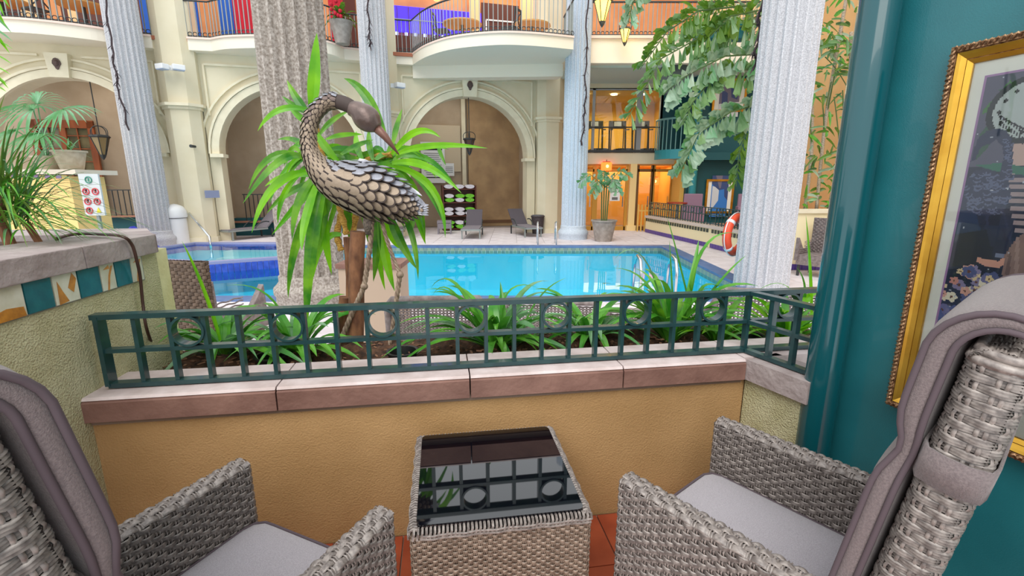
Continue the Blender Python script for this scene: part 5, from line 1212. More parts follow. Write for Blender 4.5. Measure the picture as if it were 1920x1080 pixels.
# long wing feathers lying along the back and tail
for i in range(16):
    a = i/15; p0_ = H_(672+95*a, 300+62*a, -.02-.03*math.sin(i*2.1)); p1_ = H_(672+95*a+50, 300+62*a+26+4*math.sin(i), -.03)
    if i > 11: p1_ = H_(800, 386+3*(i-12), -.02)
    leaf_mb(bez(p0_, (p0_+p1_)/2+Vector((0, 0, .012)), p1_, 5), .034, .2, up=(0, -1, .8)).build('wing_feather', fe2, hb, 2)
for i in range(5): leaf_mb(bez(H_(775, 384+3*i, -.03), H_(790, 386+3*i, -.03), H_(804, 384+5*i, -.02), 4), .026, .2, up=(0, -1, .3)).build('tail_feather', fe2, hb, 2)
# head, beak
hc = H_(688, 222); hm = MB(); V0 = (H_(745, 284)-hc).normalized()
hp_ = catmull([(656, 203, 12), (668, 207, 16), (683, 218, 22), (697, 230, 20), (708, 240, 10)], 5); q = [H_(a, b_) for a, b_, c in hp_]
hm.tube(q, [c*K for a, b_, c in hp_], 18); hm.build('head', hd, hb, 2)
MB().tube([H_(702, 236), H_(722, 256), H_(748, 290)], [9*K, 6.5*K, 1*K], 10).build('beak', bk2, hb, 2)
MB().ball(H_(688, 222, -.052), .008, 10, 6).build('eye', mat('eye_socket', rgb(120, 80, 70), .3), hb, True)
MB().tube(circ(H_(688, 222, -.054), .011, 14), .002, 5, closed=True).build('eye_ring', hd, hb)
# rope legs with knots
rope = mat('twisted_rope_metal', rgb(160, 140, 120), .6, 0, rgb(120, 100, 84), 40)
def ropeleg(P, r_):
    q = catmull([(a, b_, d) for a, b_, d in P], 10); c = [H_(a, b_, d) for a, b_, d in q]
    acc = [0]
    for i in range(1, len(c)): acc.append(acc[-1]+(c[i]-c[i-1]).length)
    mb = MB(); N_ = int(acc[-1]/.006); cc_ = []
    for i in range(N_):
        L = acc[-1]*i/(N_-1); j = max(0, min(len(acc)-2, next((k for k in range(len(acc)-1) if acc[k+1] >= L), len(acc)-2))); t = (L-acc[j])/max(1e-6, acc[j+1]-acc[j]); cc_.append(c[j].lerp(c[j+1], t))
    for s_ in range(3):
        ph = 2*PI*s_/3; mb.tube([p+Vector((math.cos(ph+i*.42), math.sin(ph+i*.42), 0))*r_*.55 for i, p in enumerate(cc_)], r_*.6, 6)
    return mb
ropeleg([(698, 395, 0), (694, 460, 0), (683, 537, 0)], .013).build('leg', rope, hb, 2); ropeleg([(683, 537, 0), (655, 600, 0), (620, 684, 0)], .014).build('leg', rope, hb, 2)
ropeleg([(712, 400, 0), (727, 455, 0), (750, 514, 0)], .010).build('leg', rope, hb, 2); ropeleg([(750, 514, 0), (741, 580, 0), (727, 676, 0)], .012).build('leg', rope, hb, 2)
for a, b_ in ((683, 537), (750, 515)): MB().ball(H_(a, b_), .02, 12, 8).build('knee_knot', rope, hb, 2)
MB().tube([H_(692, 378), H_(690, 420), H_(692, 440)], [.035, .026, .018], 12).build('thigh', mat('grey_thigh_scale', rgb(130, 116, 104), .7, 0, rgb(90, 80, 74), 90, .6, 160), hb, 2)
# stakes
def stake(px, pt, pb, w_, Y, label):
    t, b = at(px, pt, Y), at(px-3, pb, Y); b.z = SO-.02; r = tag(MB().tube([b, b.lerp(t, .3)+Vector((.004, 0, 0)), b.lerp(t, .7)+Vector((-.004, 0, 0)), t], [w_*1.05, w_, w_*.97, w_*.95], 16).build('wooden_stake', bark, None, True), label, 'stake'); return r
stake(671, 434, 680, .042, 2.5, 'thick brown wooden stake standing behind the heron legs'); stake(646, 557, 680, .03, 2.56, 'shorter wooden stake left behind the thick one')
# yucca
yr = empty('yucca_plant', 'yucca with long arching green leaves behind the heron', 'plant', tuple(at(655, 640, 2.8)))
yst = mat('yellow_yucca_stem', rgb(214, 170, 80), .8, 0, rgb(160, 110, 40), 60, .8, 80, stretch=(1, 1, 3))
for P in ([(650, 440, .2), (640, 400, .2), (628, 360, .2), (600, 280, .25), (588, 215, .25)], [(662, 440, .25), (668, 390, .25), (665, 340, .25), (690, 300, .3), (735, 290, .3)], [(640, 470, .22), (632, 440, .22), (640, 400, .25)]):
    q = catmull([(a, b_, c) for a, b_, c in P], 6); c_ = [H_(a, b_, d) for a, b_, d in q]; MB().tube(c_, [.017+.004*math.sin(i*1.9) for i in range(len(c_))], 8).build('stem', yst, yr, 2)
MB().tube([Vector((at(652, 600, 2.62).x, 2.62, SO)), at(655, 520, 2.62), H_(650, 445, .15)], .02, 8).build('stem', bark, yr)
leaves = [ # base, ctrl, tip, width px
 ((585, 212), (592, 140), (594, 62), 20, 0), ((580, 214), (556, 190), (538, 150), 13, .1), ((576, 212), (550, 200), (529, 180), 9, .1), ((578, 206), (515, 188), (483, 246), 10, 0), ((577, 232), (556, 215), (540, 196), 10, .1),
 ((575, 298), (500, 262), (466, 356), 12, 0), ((572, 296), (530, 270), (455, 382), 13, -.1), ((584, 322), (500, 322), (472, 437), 14, -.1), ((560, 330), (522, 362), (521, 420), 10, .1), ((562, 285), (548, 262), (532, 312), 9, .1),
 ((592, 330), (550, 370), (548, 450), 14, 0), ((598, 335), (565, 420), (566, 470), 14, -.1), ((600, 340), (560, 380), (510, 440), 12, .1), ((722, 255), (690, 160), (645, 147), 16, .15), ((737, 270), (742, 240), (754, 204), 9, .1),
 ((735, 290), (782, 220), (826, 258), 11, 0), ((742, 290), (800, 262), (914, 278), 10, -.1), ((738, 302), (770, 262), (842, 280), 10, .1), ((820, 270), (826, 290), (836, 310), 6, 0), ((735, 306), (800, 290), (865, 362), 12, -.1), ((738, 312), (835, 330), (835, 446), 12, 0),
 ((742, 316), (790, 345), (797, 456), 14, .1), ((600, 252), (620, 222), (655, 208), 9, .1), ((592, 248), (615, 285), (640, 308), 13, -.02), ((612, 262), (640, 250), (680, 252), 9, .2), ((640, 290), (670, 270), (700, 262), 10, .2), ((700, 300), (690, 270), (692, 240), 11, .25), ((680, 300), (665, 270), (668, 246), 12, .3),
 ((705, 300), (728, 280), (745, 300), 14, .25), ((610, 345), (578, 430), (574, 630), 22, -.05), ((622, 350), (600, 420), (584, 520), 18, .1), ((600, 345), (604, 420), (622, 515), 18, .1), ((640, 440), (600, 430), (588, 520), 12, .15), ((615, 350), (545, 430), (540, 560), 17, .12),
 ((702, 395), (712, 460), (700, 528), 15, .05), ((714, 395), (716, 470), (740, 546), 18, .05), ((708, 395), (706, 480), (722, 544), 12, .12), ((728, 395), (745, 450), (782, 505), 16, .05), ((752, 395), (782, 440), (784, 524), 10, .0), ((720, 400), (735, 460), (756, 466), 12, .15), ((775, 392), (790, 430), (798, 458), 8, .1), ((776, 385), (775, 420), (768, 440), 10, .15),
 ((640, 350), (660, 430), (668, 500), 14, .2), ((630, 350), (640, 300), (610, 290), 12, .25), ((700, 320), (770, 320), (782, 380), 15, .15), ((690, 310), (650, 290), (612, 300), 14, .2), ((600, 340), (540, 350), (500, 400), 12, .2), ((690, 320), (740, 300), (780, 310), 14, .22), ((705, 350), (760, 360), (780, 410), 18, .15),
 ((620, 340), (590, 300), (560, 320), 14, .2), ((640, 350), (600, 390), (596, 460), 18, .2), ((660, 340), (700, 400), (735, 440), 16, .22), ((590, 330), (530, 320), (496, 350), 10, .25), ((600, 300), (560, 250), (520, 262), 10, .28)]
for i, (a, b_, c, w_, dy) in enumerate(leaves):
    y0 = .22; P = bez(H_(a[0], a[1], y0*.8), H_(b_[0], b_[1], .12+dy), H_(c[0], c[1], .1+dy*1.4), 10)
    leaf_mb(P, w_*K*1.25, .25, up=(0, -1, .15), prof=lambda f: min(1, .45+f*1.6)*(1-f**3)**.9).build('leaf', yuc2 if i % 4 in (0, 3) else yuc, yr, 2)
for i in range(46):
    a = random.uniform(0, 2*PI); src = [(600, 290), (640, 330), (725, 300), (660, 345)][i % 4]; l = random.uniform(.2, .42); d = Vector((math.cos(a), random.uniform(.0, .6), math.sin(a)*.6))
    o_ = H_(src[0], src[1], .3); e = o_+d*l+Vector((0, 0, -l*.6)); leaf_mb(bez(o_, o_+d*l*.6+Vector((0, 0, l*.15)), e, 8), .036, .25, up=(0, -1, .2)).build('leaf', [yuc, yuc2, clv][i % 3], yr, 2)
# ------------------------------------------------------------ rattan side table
c1, c2, c3, c4 = atz(788, 820, .55), atz(1025, 803, .55), atz(1100, 950, .55), atz(783, 985, .55)
tc_ = (c1+c2+c3+c4)/4; ty = math.atan2((c3-c4).y+(c2-c1).y, (c3-c4).x+(c2-c1).x); TS = .276
tb_ = empty('side_table', 'square rattan side table with a black glass top between the two armchairs', 'table', (0, 0, 0))
lc = local(tb_)
lc(MB().bbox((-TS+.02, -TS+.02, .02), (TS-.02, TS-.02, .53)), 'core', wickd)
f_, T_ = rrect_fn(TS, TS, .012)
def fnbox(f_, z0, z1):
    def g(S, V):
        x, y, nx, ny = f_(S.ravel()); x = x.reshape(S.shape); y = y.reshape(S.shape); z = z0+(z1-z0)*V
        return np.stack([x, y, z], -1), np.stack([nx.reshape(S.shape), ny.reshape(S.shape), np.zeros_like(x)], -1)
    return g
weave_obj('woven_side', weave(fnbox(f_, .01, .525), 144, 48, amp=.0038, rr=.0022, lobes=2, band=.95), wickb, tb_)
# woven rim: a border of short upright loops
rimb = MB()
for sdx in range(4):
    M = Matrix.Rotation(sdx*PI/2, 3, 'Z')
    for i in range(44):
        x = -TS+.01+(2*TS-.02)*i/43; P = [M@Vector((x, TS-.018, .541)), M@Vector((x, TS-.007, .5445)), M@Vector((x, TS+.004, .538)), M@Vector((x+.004, TS+.006, .518))]
        rimb.tube(P, .0042, 5)
    for z_, y_ in ((.53, TS+.008), (.52, TS+.008)): rimb.tube([M@Vector((-TS+.52*q/16, y_+.003*math.sin(q*2.2), z_)) for q in range(17)], .003, 5)
lc(rimb, 'woven_rim', wickm, True)['kind'] = 'stuff'
rc = []; r0_ = .02; h_ = TS-.016
for cx, cy, a0 in ((h_-r0_, h_-r0_, 0), (-h_+r0_, h_-r0_, PI/2), (-h_+r0_, -h_+r0_, PI), (h_-r0_, -h_+r0_, 1.5*PI)):
    for i in range(6): rc.append((cx+r0_*math.cos(a0+PI/2*i/5), cy+r0_*math.sin(a0+PI/2*i/5)))
lc(MB().prism(rc, .541, .551), 'glass_top', glassb)
for a_ in (-1, 1):
    for b_ in (-1, 1): lc(MB().lathe([(.012, 0), (.012, .03)], (a_*(TS-.03), b_*(TS-.03), 0), 10), 'foot', blackp)
tb_.location = (tc_.x, tc_.y, .002); tb_.rotation_euler = (0, 0, ty)

# ------------------------------------------------------------ rattan armchairs
def curve_pts(P, n=10): return [Vector((0, a, b)) for a, b in catmull(P, n)]
def make_chair(label, lean, hgt, strap_z, yb0, wm=wickm):
    r = empty('rattan_armchair', label, 'armchair', (0, 0, 0)); lc = local(r)
    # arms: woven box panels
    AW = .031; y0, y1 = -.33, .31; zt = .635
    fA, TA = rrect_fn((y1-y0)/2, AW, .016)
    sidev = weave(fnbox(fA, .03, zt-.01), 54, 40, amp=.0048, rr=.0024, band=.94, K=4)
    V, Q = sidev; V = V.copy(); V2 = np.stack([V[:, 1], V[:, 0]+(y0+y1)/2, V[:, 2]], 1); mside = npmesh('woven_side', V2, Q, wm)
    def top(S, Vv):
        y = y0+.006+(y1-y0-.012)*S; x = (Vv-.5)*2*(AW+.004); z = zt-.012+.018*np.sqrt(np.clip(1-(x/(AW+.006))**2, 0, 1)); nx = x/(AW+.006)*.8; nz = np.ones_like(x)
        l = np.sqrt(nx**2+nz**2); return np.stack([x, y, z], -1), np.stack([nx/l, np.zeros_like(x), nz/l], -1)
    V, Q = weave(top, 25, 4, closed=False, amp=.0042, rr=.0026, band=.97, K=4); mtop = npmesh('woven_top', V, Q, wm)
    for s_ in (-1, 1):
        arm = lc(MB().bbox((-AW+.005, y0+.01, .03), (AW-.005, y1-.01, zt-.006)), 'armrest', wickd); arm.location = (s_*.295, 0, 0)
        for nm, me in (('woven_side', mside), ('woven_top', mtop)):
            o = bpy.data.objects.new(nm, me); link(o, arm); o['kind'] = 'stuff'
    # seat box
    lc(MB().bbox((-.265, -.27, .2), (.265, .285, .36)), 'seat_base', wickd)
    def front(S, Vv): return np.stack([-.262+.524*S, .29+0*S, .1+.26*Vv], -1), np.stack([0*S, 1+0*S, 0*S], -1)
    V, Q = weave(front, 22, 20, closed=False, amp=.0046, rr=.0024); o = bpy.data.objects.new('woven_front', npmesh('woven_front', V, Q, wm)); link(o, r); o['kind'] = 'stuff'
    for a_ in (-1, 1):
        for b_ in (-.25, .29): lc(MB().lathe([(.014, 0), (.014, .04)], (a_*.295, b_, 0), 10), 'foot', blackp)
    # seat cushion
    def cushion(cx, cy, hx, hy, z0, z1, nm, m):
        f2, _ = rrect_fn(hx, hy, .05); N = 56; ss = np.arange(N)/N; x, y, _, _ = f2(ss); rings = []
        lv = [(0, .5, z0), (0, .85, z0), (0, 1, z0+.012), (0, 1.012, (z0+z1)/2), (0, 1, z1-.014), (0, .97, z1-.002), (0, .9, z1+.006), (0, .7, z1+.016), (0, .45, z1+.022), (0, .2, z1+.024)]
        mb = MB(); V = []
        for _, k_, z in lv: V += [(cx+x[i]*k_, cy+y[i]*k_, z) for i in range(N)]
        m_ = len(lv); mb.add(V, [(i*N+j, i*N+(j+1) % N, (i+1)*N+(j+1) % N, (i+1)*N+j) for i in range(m_-1) for j in range(N)]+[tuple(range(N)), tuple((m_-1)*N+j for j in range(N))])
        cu = lc(mb, nm, m, 2)
        for z, k_ in ((z1-.006, 1.0), (z0+.01, 1.0)): lc(MB().tube([(cx+x[i]*k_, cy+y[i]*k_, z) for i in range(N)], .0048, 6, closed=True), 'piping', pipem, 2, par=cu)
        return cu
    cushion(0, .035, .258, .27, .36, .43, 'seat_cushion', fabl)
    # reclined back: curve in the y-z plane
    zz = [.30, .5, .75, 1.0, 1.15, hgt-.02]
    def yb(z): t = (z-.30)/(hgt-.30); return yb0-lean*t-.03*math.sin(PI*t)*0+.05*t*t*lean
    bc = [Vector((0, yb(z), z)) for z in np.linspace(.28, hgt, 24)]
    BT = .042; BW = .298
    fB, TB = rrect_fn(BW, BT, .03)
    ys = np.array([p.y for p in bc]); zs = np.array([p.z for p in bc]); tt_ = np.linspace(0, 1, 24); ang = math.atan2(bc[-1].y-bc[0].y, bc[-1].z-bc[0].z)
    def backf(S, Vv):
        x, yl_, nx, ny = [q.reshape(S.shape) for q in fB(S.ravel())]; Vc = np.clip(Vv, 0, 1); yc = np.interp(Vc.ravel(), tt_, ys).reshape(S.shape); zc = np.interp(Vc.ravel(), tt_, zs).reshape(S.shape)
        ca, sa = math.cos(ang), math.sin(ang); bul = 1.0
        return np.stack([x, yc+yl_*ca, zc-yl_*sa], -1), np.stack([nx, ny*ca, -ny*sa], -1)
    core = MB(); nn_ = Vector((0, math.cos(ang), -math.sin(ang)))
    co = [(sx*(BW-.008), sy*(BT-.008)) for sx, sy in ((-1, -1), (1, -1), (1, 1), (-1, 1))]
    core.add([Vector((a_, 0, 0))+bc[0]+nn_*b_ for a_, b_ in co]+[Vector((a_, 0, 0))+bc[-1]+nn_*b_ for a_, b_ in co], [(0, 1, 2, 3), (4, 5, 6, 7), (0, 1, 5, 4), (1, 2, 6, 5), (2, 3, 7, 6), (3, 0, 4, 7)])
    back = lc(core, 'backrest', wickd)
    V, Q = weave(backf, 34, 58, amp=.0036, rr=.003, band=1.04, K=6, sharp=1.3); o = bpy.data.objects.new('woven_back', npmesh('woven_back', V, Q, wickb if wm is wickb else wm)); link(o, back); o['kind'] = 'stuff'
    tv = Vector((0, math.sin(ang), math.cos(ang)))
    def capf(S, Vv):
        x = (S-.5)*2*(BW-.004); yl_ = (Vv-.5)*2*(BT+.002); h = .022*np.sqrt(np.clip(1-(yl_/(BT+.004))**2, 0, 1)); 
        P = np.array(bc[-1])[None, None]*np.ones(x.shape+(1,))+np.stack([x, 0*x, 0*x], -1)+yl_[..., None]*np.array(nn_)+h[..., None]*np.array(tv) if x.ndim == 2 else np.array(bc[-1])[None]+np.stack([x, 0*x, 0*x], -1)+yl_[..., None]*np.array(nn_)+h[..., None]*np.array(tv)
        N_ = np.broadcast_to(np.array(tv), P.shape); return P, N_
    V, Q = weave(capf, 22, 6, closed=False, amp=.004, rr=.003, band=1.0); o = bpy.data.objects.new('woven_top', npmesh('woven_top', V, Q, wm)); link(o, back); o['kind'] = 'stuff'
    fr_ = MB()
    for lf in (0, .016): fr_.tube([bc[-1]+tv*(lf+.002)+Vector((x_*(1-lf*1.2), 0, 0))+nn_*y_*(1-lf*9) for x_, y_ in zip(*[q_.tolist() for q_ in fB(np.arange(60)/60)[:2]])], .009, 7, closed=True)
    lc(fr_, 'rolled_rim', wm, 2, par=back)
    # back cushion swept up the back, folded over the top
    path = []
    L = hgt-.43; off0 = BT+.012
    for i in range(30):
        f = i/29; z = .42+(hgt-.42)*f; y = yb(z); th = .031*(1-.42*math.exp(-((z-strap_z)/.05)**2))
        path.append((Vector((0, y, z))+nn_*(off0+th), nn_, th))
    top_c = bc[-1]
    for i in range(1, 9):
        a_ = 1.9*i/8; n2 = nn_*math.cos(a_)+tv*math.sin(a_); th = .031-.0015*i; path.append((top_c+n2*(off0+th)*(1-.0*i)-tv*.0+Vector((0, 0, 0)), n2, max(.018, th)))
    N = 28; V = []
    m_ = len(path)
    for i, (c, n2, th) in enumerate(path):
        for j in range(N):
            a_ = 2*PI*j/N; ca, sa = math.cos(a_), math.sin(a_); ex = .28; ey = .75
            wx = .285*(1-.03*math.exp(-((c.z-strap_z)/.05)**2)); V.append(c+Vector((wx*math.copysign(abs(ca)**ex, ca), 0, 0))+n2*th*math.copysign(abs(sa)**ey, sa))
    mb = MB(); mb.add(V, [(i*N+j, i*N+(j+1) % N, (i+1)*N+(j+1) % N, (i+1)*N+j) for i in range(m_-1) for j in range(N)]+[tuple(range(N)), tuple((m_-1)*N+j for j in range(N))])
    bcu = lc(mb, 'back_cushion', fabm, 2)
    for sx in (-1, 1):
        for sy in (-1, 1):
            lc(MB().tube([c+Vector((sx*.281*(1-.03*math.exp(-((c.z-strap_z)/.05)**2)), 0, 0))+n2*th*sy*.62 for c, n2, th in path], .0062, 7), 'piping', pipem, 2, par=bcu)
    for e in (0, -1):
        c, n2, th = path[e]; lc(MB().tube([c+Vector((x, 0, 0))+n2*th*.9 for x in (-.28, 0, .28)], .006, 6), 'piping', pipem, 2, par=bcu)
    # strap round the back
    sb = MB(); q1_ = []; q2_ = []
    f3, _ = rrect_fn(BW+.011, BT+.013, .035); N = 40; x, y, _, _ = f3(np.arange(N)/N)
    for dz in (-.034, .034):
        z = strap_z+dz; yc = yb(z)
        for i in range(N): (q1_ if dz < 0 else q2_).append(Vector((x[i], yc, z+.02*(y[i] < 0)*0))+nn_*y[i])
    sb.add(q1_+q2_, [(i, (i+1) % N, N+(i+1) % N, N+i) for i in range(N)]); st_ = lc(sb, 'strap', fabm, 2, par=bcu)
    sm_ = st_.modifiers.new('thickness', 'SOLIDIFY'); sm_.thickness = .005
    return r
R_LEAN, L_LEAN = .30, .16
ch1 = make_chair('grey rattan armchair on the right with its high back against the framed picture', .14, 1.24, 1.02, -.312)
ch1.location = (.785, 1.285, .002); ch1.rotation_euler = (0, 0, math.radians(39))
ch2 = make_chair('grey rattan armchair at the left edge with its back cushion cut by the photo edge', .17, 1.235, .92, -.274)
ch2.location = (-.76, 1.02, .002); ch2.rotation_euler = (0, 0, -math.radians(24))

# ------------------------------------------------------------ framed picture on the teal wall
def twall(px, py, o=.03):
    d = ray(px, py); b = T0+TN*o; t = (b.x*TN.x+b.y*TN.y)/(d[0]*TN.x+d[1]*TN.y); q = Vector((d[0]*t, d[1]*t, 0))-T0; return q.dot(TD), EYE+d[2]*t
d0, zt_ = twall(1787, 88, .04); d0b, zb_ = twall(1655, 755, .04); d0 = (d0+d0b)/2; FWd = 1.0
fr = empty('framed_picture', 'large gilt framed picture of a heron statue and flowers on the teal wall', 'picture', tuple(TW_(d0, zb_)))
def tbox(a, b, z0, z1, o0, o1, mb=None):
    mb = mb or MB(); return mb.extr([TW_(a, z0, o0), TW_(b, z0, o0), TW_(b, z1, o0), TW_(a, z1, o0)], TN*(o1-o0))
def mitre(ins0, ins1, o0, o1, nm, m):
    mb = MB(); a0, b0, c0, e0 = d0+ins0, d0+FWd-ins0, zb_+ins0, zt_-ins0; a1, b1, c1_, e1 = d0+ins1, d0+FWd-ins1, zb_+ins1, zt_-ins1
    O = [(a0, c0), (b0, c0), (b0, e0), (a0, e0)]; I = [(a1, c1_), (b1, c1_), (b1, e1), (a1, e1)]
    for i in range(4):
        j = (i+1) % 4; mb.add([TW_(*O[i], .002), TW_(*O[j], .002), TW_(*I[j], .002), TW_(*I[i], .002), TW_(*O[i], o0), TW_(*O[j], o0), TW_(*I[j], o1), TW_(*I[i], o1)], [(0, 1, 2, 3), (4, 5, 6, 7), (0, 1, 5, 4), (2, 3, 7, 6), (1, 2, 6, 5), (0, 3, 7, 4)])
    mb.build(nm, m, fr)
mitre(0, .018, .035, .04, 'outer_moulding', gold2); mitre(.018, .022, .03, .03, 'moulding', gold2); mitre(.022, .03, .038, .034, 'moulding', goldm); mitre(.03, .042, .034, .026, 'moulding', goldm); mitre(.042, .045, .022, .022, 'moulding', gold2); mitre(.045, .05, .028, .024, 'moulding', goldm); mitre(.05, .058, .024, .018, 'moulding', goldm)
# carved running scroll on the outer edge
cv = MB(); per = [(d0+.009, zb_+.009, 0, 1, zt_-zb_-.018), (d0+.009, zt_-.009, 1, 0, FWd-.018), (d0+.009, zb_+.009, 1, 0, FWd-.018)]
for a, z, da, dz, L in per:
    n_ = int(L/.0145)
    for i in range(n_):
        f = L*(i+.5)/n_; c = TW_(a+da*f, z+dz*f, .04); t = TD*da+Vector((0, 0, dz)); s_ = TD*dz+Vector((0, 0, da))
        cv.tube([c-t*.009-s_*.007, c-t*.004+s_*.003+TN*.003, c+t*.002+s_*.007+TN*.002, c+t*.006+s_*.001], [.0028, .004, .0035, .0015], 5)
cv.build('carved_scroll', gold2, fr, 2, stuff=True)
tbox(d0+.05, d0+FWd-.05, zb_+.05, zt_-.05, .004, .012).build('mat_board', matb, fr)
# print
pl0, pzt = twall(1811, 200, .014); pr1 = d0+FWd-(twall(1811, 130, .014)[0]-d0); pzt = twall(1858, 144, .014)[1]; pzb = zb_+.17
pl0 = twall(1850, 150, .014)[0]; pl1 = d0+FWd-(pl0-d0)
def pw(px, py): 
    a, z = twall(px, py, .014); return ((a-pl0)/(pl1-pl0), (z-pzb)/(pzt-pzb))
NU, NV = 230, 300; uu, vv = np.meshgrid((np.arange(NU)+.5)/NU, (np.arange(NV)+.5)/NV); asp = (pl1-pl0)/(pzt-pzb)
img = np.zeros((NV, NU, 3)); rng = np.random.RandomState(3)
def paint(mask, col): img[mask] = [lin(c) for c in col]
def poly(ps): 
    P = [pw(*p) for p in ps]; m = np.zeros_like(uu, bool); n = len(P)
    for i in range(n):
        a, b = P[i], P[i-1]; c = ((a[1] > vv) != (b[1] > vv)) & (uu < (b[0]-a[0])*(vv-a[1])/((b[1]-a[1]) or 1e-9)+a[0]); m ^= c
    return m
def disk(px, py, r): u, v = pw(px, py); return ((uu-u)*asp)**2+(vv-v)**2 < r*r
def diskuv(u, v, r): return ((uu-u)*asp)**2+(vv-v)**2 < r*r
paint(uu > -1, (30, 40, 66))
nz_ = np.kron(rng.rand(30, 23), np.ones((10, 10))); img += nz_[..., None]*np.array([.01, .015, .04])
paint(vv > .72, (206, 176, 168)); paint((vv > .72) & (uu < .12), (96, 96, 120))
for i in range(9): v0 = .70-.022*i; paint((np.abs(vv-v0) < .007) & (uu > .1+.01*i), (176, 156, 160))
for i in range(5): v0 = .44-.035*i; paint((np.abs(vv-v0) < .006) & (uu > .14+.03*i), (130, 140, 170))
paint(poly([(1845, 205), (1895, 150), (1902, 165), (1898, 175), (1870, 200), (1842, 215)]), (70, 130, 70)); paint(poly([(1870, 170), (1925, 150), (1940, 190), (1905, 178)]), (50, 100, 80))
paint(poly([(1838, 250), (1860, 225), (1880, 235), (1850, 280), (1830, 300)]), (56, 96, 80)); paint(poly([(1830, 310), (1880, 305), (1930, 315), (1930, 330), (1870, 322)]), (50, 120, 100))
paint(disk(1925, 205, .1), (30, 40, 50)); paint(disk(1925, 205, .083), (190, 200, 200)); 
for k in range(12):
    u, v = pw(1925, 205); a_ = PI/6*k; paint(diskuv(u+.066/asp*math.cos(a_), v+.066*math.sin(a_), .006), (20, 24, 30))
paint(poly([(1872, 215), (1930, 245), (1930, 249), (1872, 219)]), (40, 36, 50))
for i in range(14):
    x = 1876+5*i; paint(poly([(x, 216+2.6*i), (x+1.6, 217+2.6*i), (x+1.6, 246+3*i), (x, 245+3*i)]), (44, 40, 54))
navy = (48, 58, 92); nav2 = (96, 106, 142)
paint(poly([(1822, 300), (1826, 280), (1835, 258), (1850, 246), (1872, 240), (1888, 245), (1897, 262), (1900, 290), (1897, 330), (1880, 345), (1875, 325), (1882, 300), (1880, 275), (1868, 262), (1855, 270), (1840, 275), (1828, 300), (1816, 305)]), navy)
paint(poly([(1806, 345), (1830, 318), (1860, 322), (1890, 335), (1896, 370), (1880, 400), (1850, 405), (1815, 400), (1798, 385)]), navy)
for i in range(70):
    x, y = 1806+rng.rand()*88, 322+rng.rand()*78; m = poly([(1806, 345), (1830, 318), (1860, 322), (1890, 335), (1896, 370), (1880, 400), (1850, 405), (1815, 400)]); d_ = disk(x, y, .011) & ~disk(x, y-3, .011) & m; paint(d_, nav2)
for i in range(26):
    x, y = 1884+rng.rand()*12, 255+rng.rand()*80; paint(disk(x, y, .007) & ~disk(x, y-2, .007), nav2)
for a, b in ((1850, 1845), (1880, 1896)): paint(poly([(a, 398), (a+5, 398), (b+5, 470), (b, 470)]), navy)
paint(poly([(1795, 390), (1830, 400), (1850, 470), (1780, 480)]), (34, 60, 100)); paint(poly([(1785, 440), (1850, 430), (1870, 520), (1780, 520)]), (28, 38, 64))
skin = (226, 168, 150); paint(poly([(1832, 482), (1850, 486), (1872, 490), (1885, 480), (1890, 492), (1872, 503), (1848, 500), (1830, 490)]), skin)
paint(poly([(1884, 478), (1900, 455), (1915, 440), (1940, 430), (1940, 560), (1872, 556), (1880, 510)]), (150, 122, 118)); paint(poly([(1890, 480), (1897, 470), (1890, 550), (1880, 550)]), (120, 96, 96)); paint(poly([(1905, 445), (1912, 445), (1908, 552), (1900, 552)]), (172, 144, 138))
cols = [(238, 214, 170), (240, 226, 200), (230, 176, 160), (150, 140, 180), (90, 100, 150), (216, 150, 140), (246, 236, 214), (120, 120, 170)]
for i in range(120):
    x = 1750+rng.rand()*160; y = 505+rng.rand()*180; r_ = .007+.010*rng.rand(); c = cols[rng.randint(0, 8)] if y < 560 or rng.rand() < .55 else ((90, 104, 160), (46, 80, 150), (200, 120, 120))[rng.randint(3)]
    if x > 1845 and y < 520: continue
    if y < 530-.0*(x) and x < 1775: continue
    for k in range(5):
        a_ = 2*PI*k/5; u, v = pw(x, y); paint(diskuv(u+r_*.9*math.cos(a_)/asp, v+r_*.9*math.sin(a_), r_*.6), c)
    paint(disk(x, y, r_*.35), (110, 70, 60))
paint((vv < .17) & (uu > .3), (36, 90, 150)); paint((vv < .09), (120, 96, 80))
for i in range(120):
    u, v = rng.rand(), rng.rand(); paint(diskuv(u, v, .0016+.0015*rng.rand()), (200, 206, 220))
V = np.zeros((NV+1, NU+1, 3)); gu = np.linspace(pl0, pl1, NU+1); gz = np.linspace(pzb, pzt, NV+1)
A0 = np.array(T0+TN*.0145); V[:] = A0; V += gu[None, :, None]*np.array(TD); V[:, :, 2] += gz[:, None]; V -= np.array(fr.location)
ii = np.arange(NV)[:, None]*(NU+1)+np.arange(NU)[None]; Q = np.stack([ii, ii+1, ii+NU+2, ii+NU+1], -1).reshape(-1, 4)
pm_ = bpy.data.materials.new('printed_picture'); pm_.use_nodes = True; vc = pm_.node_tree.nodes.new('ShaderNodeVertexColor'); vc.layer_name = 'ink'; pb = pm_.node_tree.nodes['Principled BSDF']; pm_.node_tree.links.new(vc.outputs[0], pb.inputs['Base Color']); pb.inputs['Roughness'].default_value = .6
me = npmesh('print', V.reshape(-1, 3), Q, pm_, False); ca_ = me.color_attributes.new('ink', 'FLOAT_COLOR', 'CORNER')
fc = np.concatenate([img.reshape(-1, 3), np.ones((NU*NV, 1))], 1); ca_.data.foreach_set('color', np.repeat(fc, 4, axis=0).astype(np.float32).ravel())
po_ = bpy.data.objects.new('print', me); link(po_, fr)
mbd = MB(); lw_ = .006
for a, b, z0, z1 in ((pl0-lw_, pl0, pzb-lw_, pzt+lw_), (pl1, pl1+lw_, pzb-lw_, pzt+lw_), (pl0, pl1, pzt, pzt+lw_), (pl0, pl1, pzb-lw_, pzb)): tbox(a, b, z0, z1, .012, .0145, mbd)
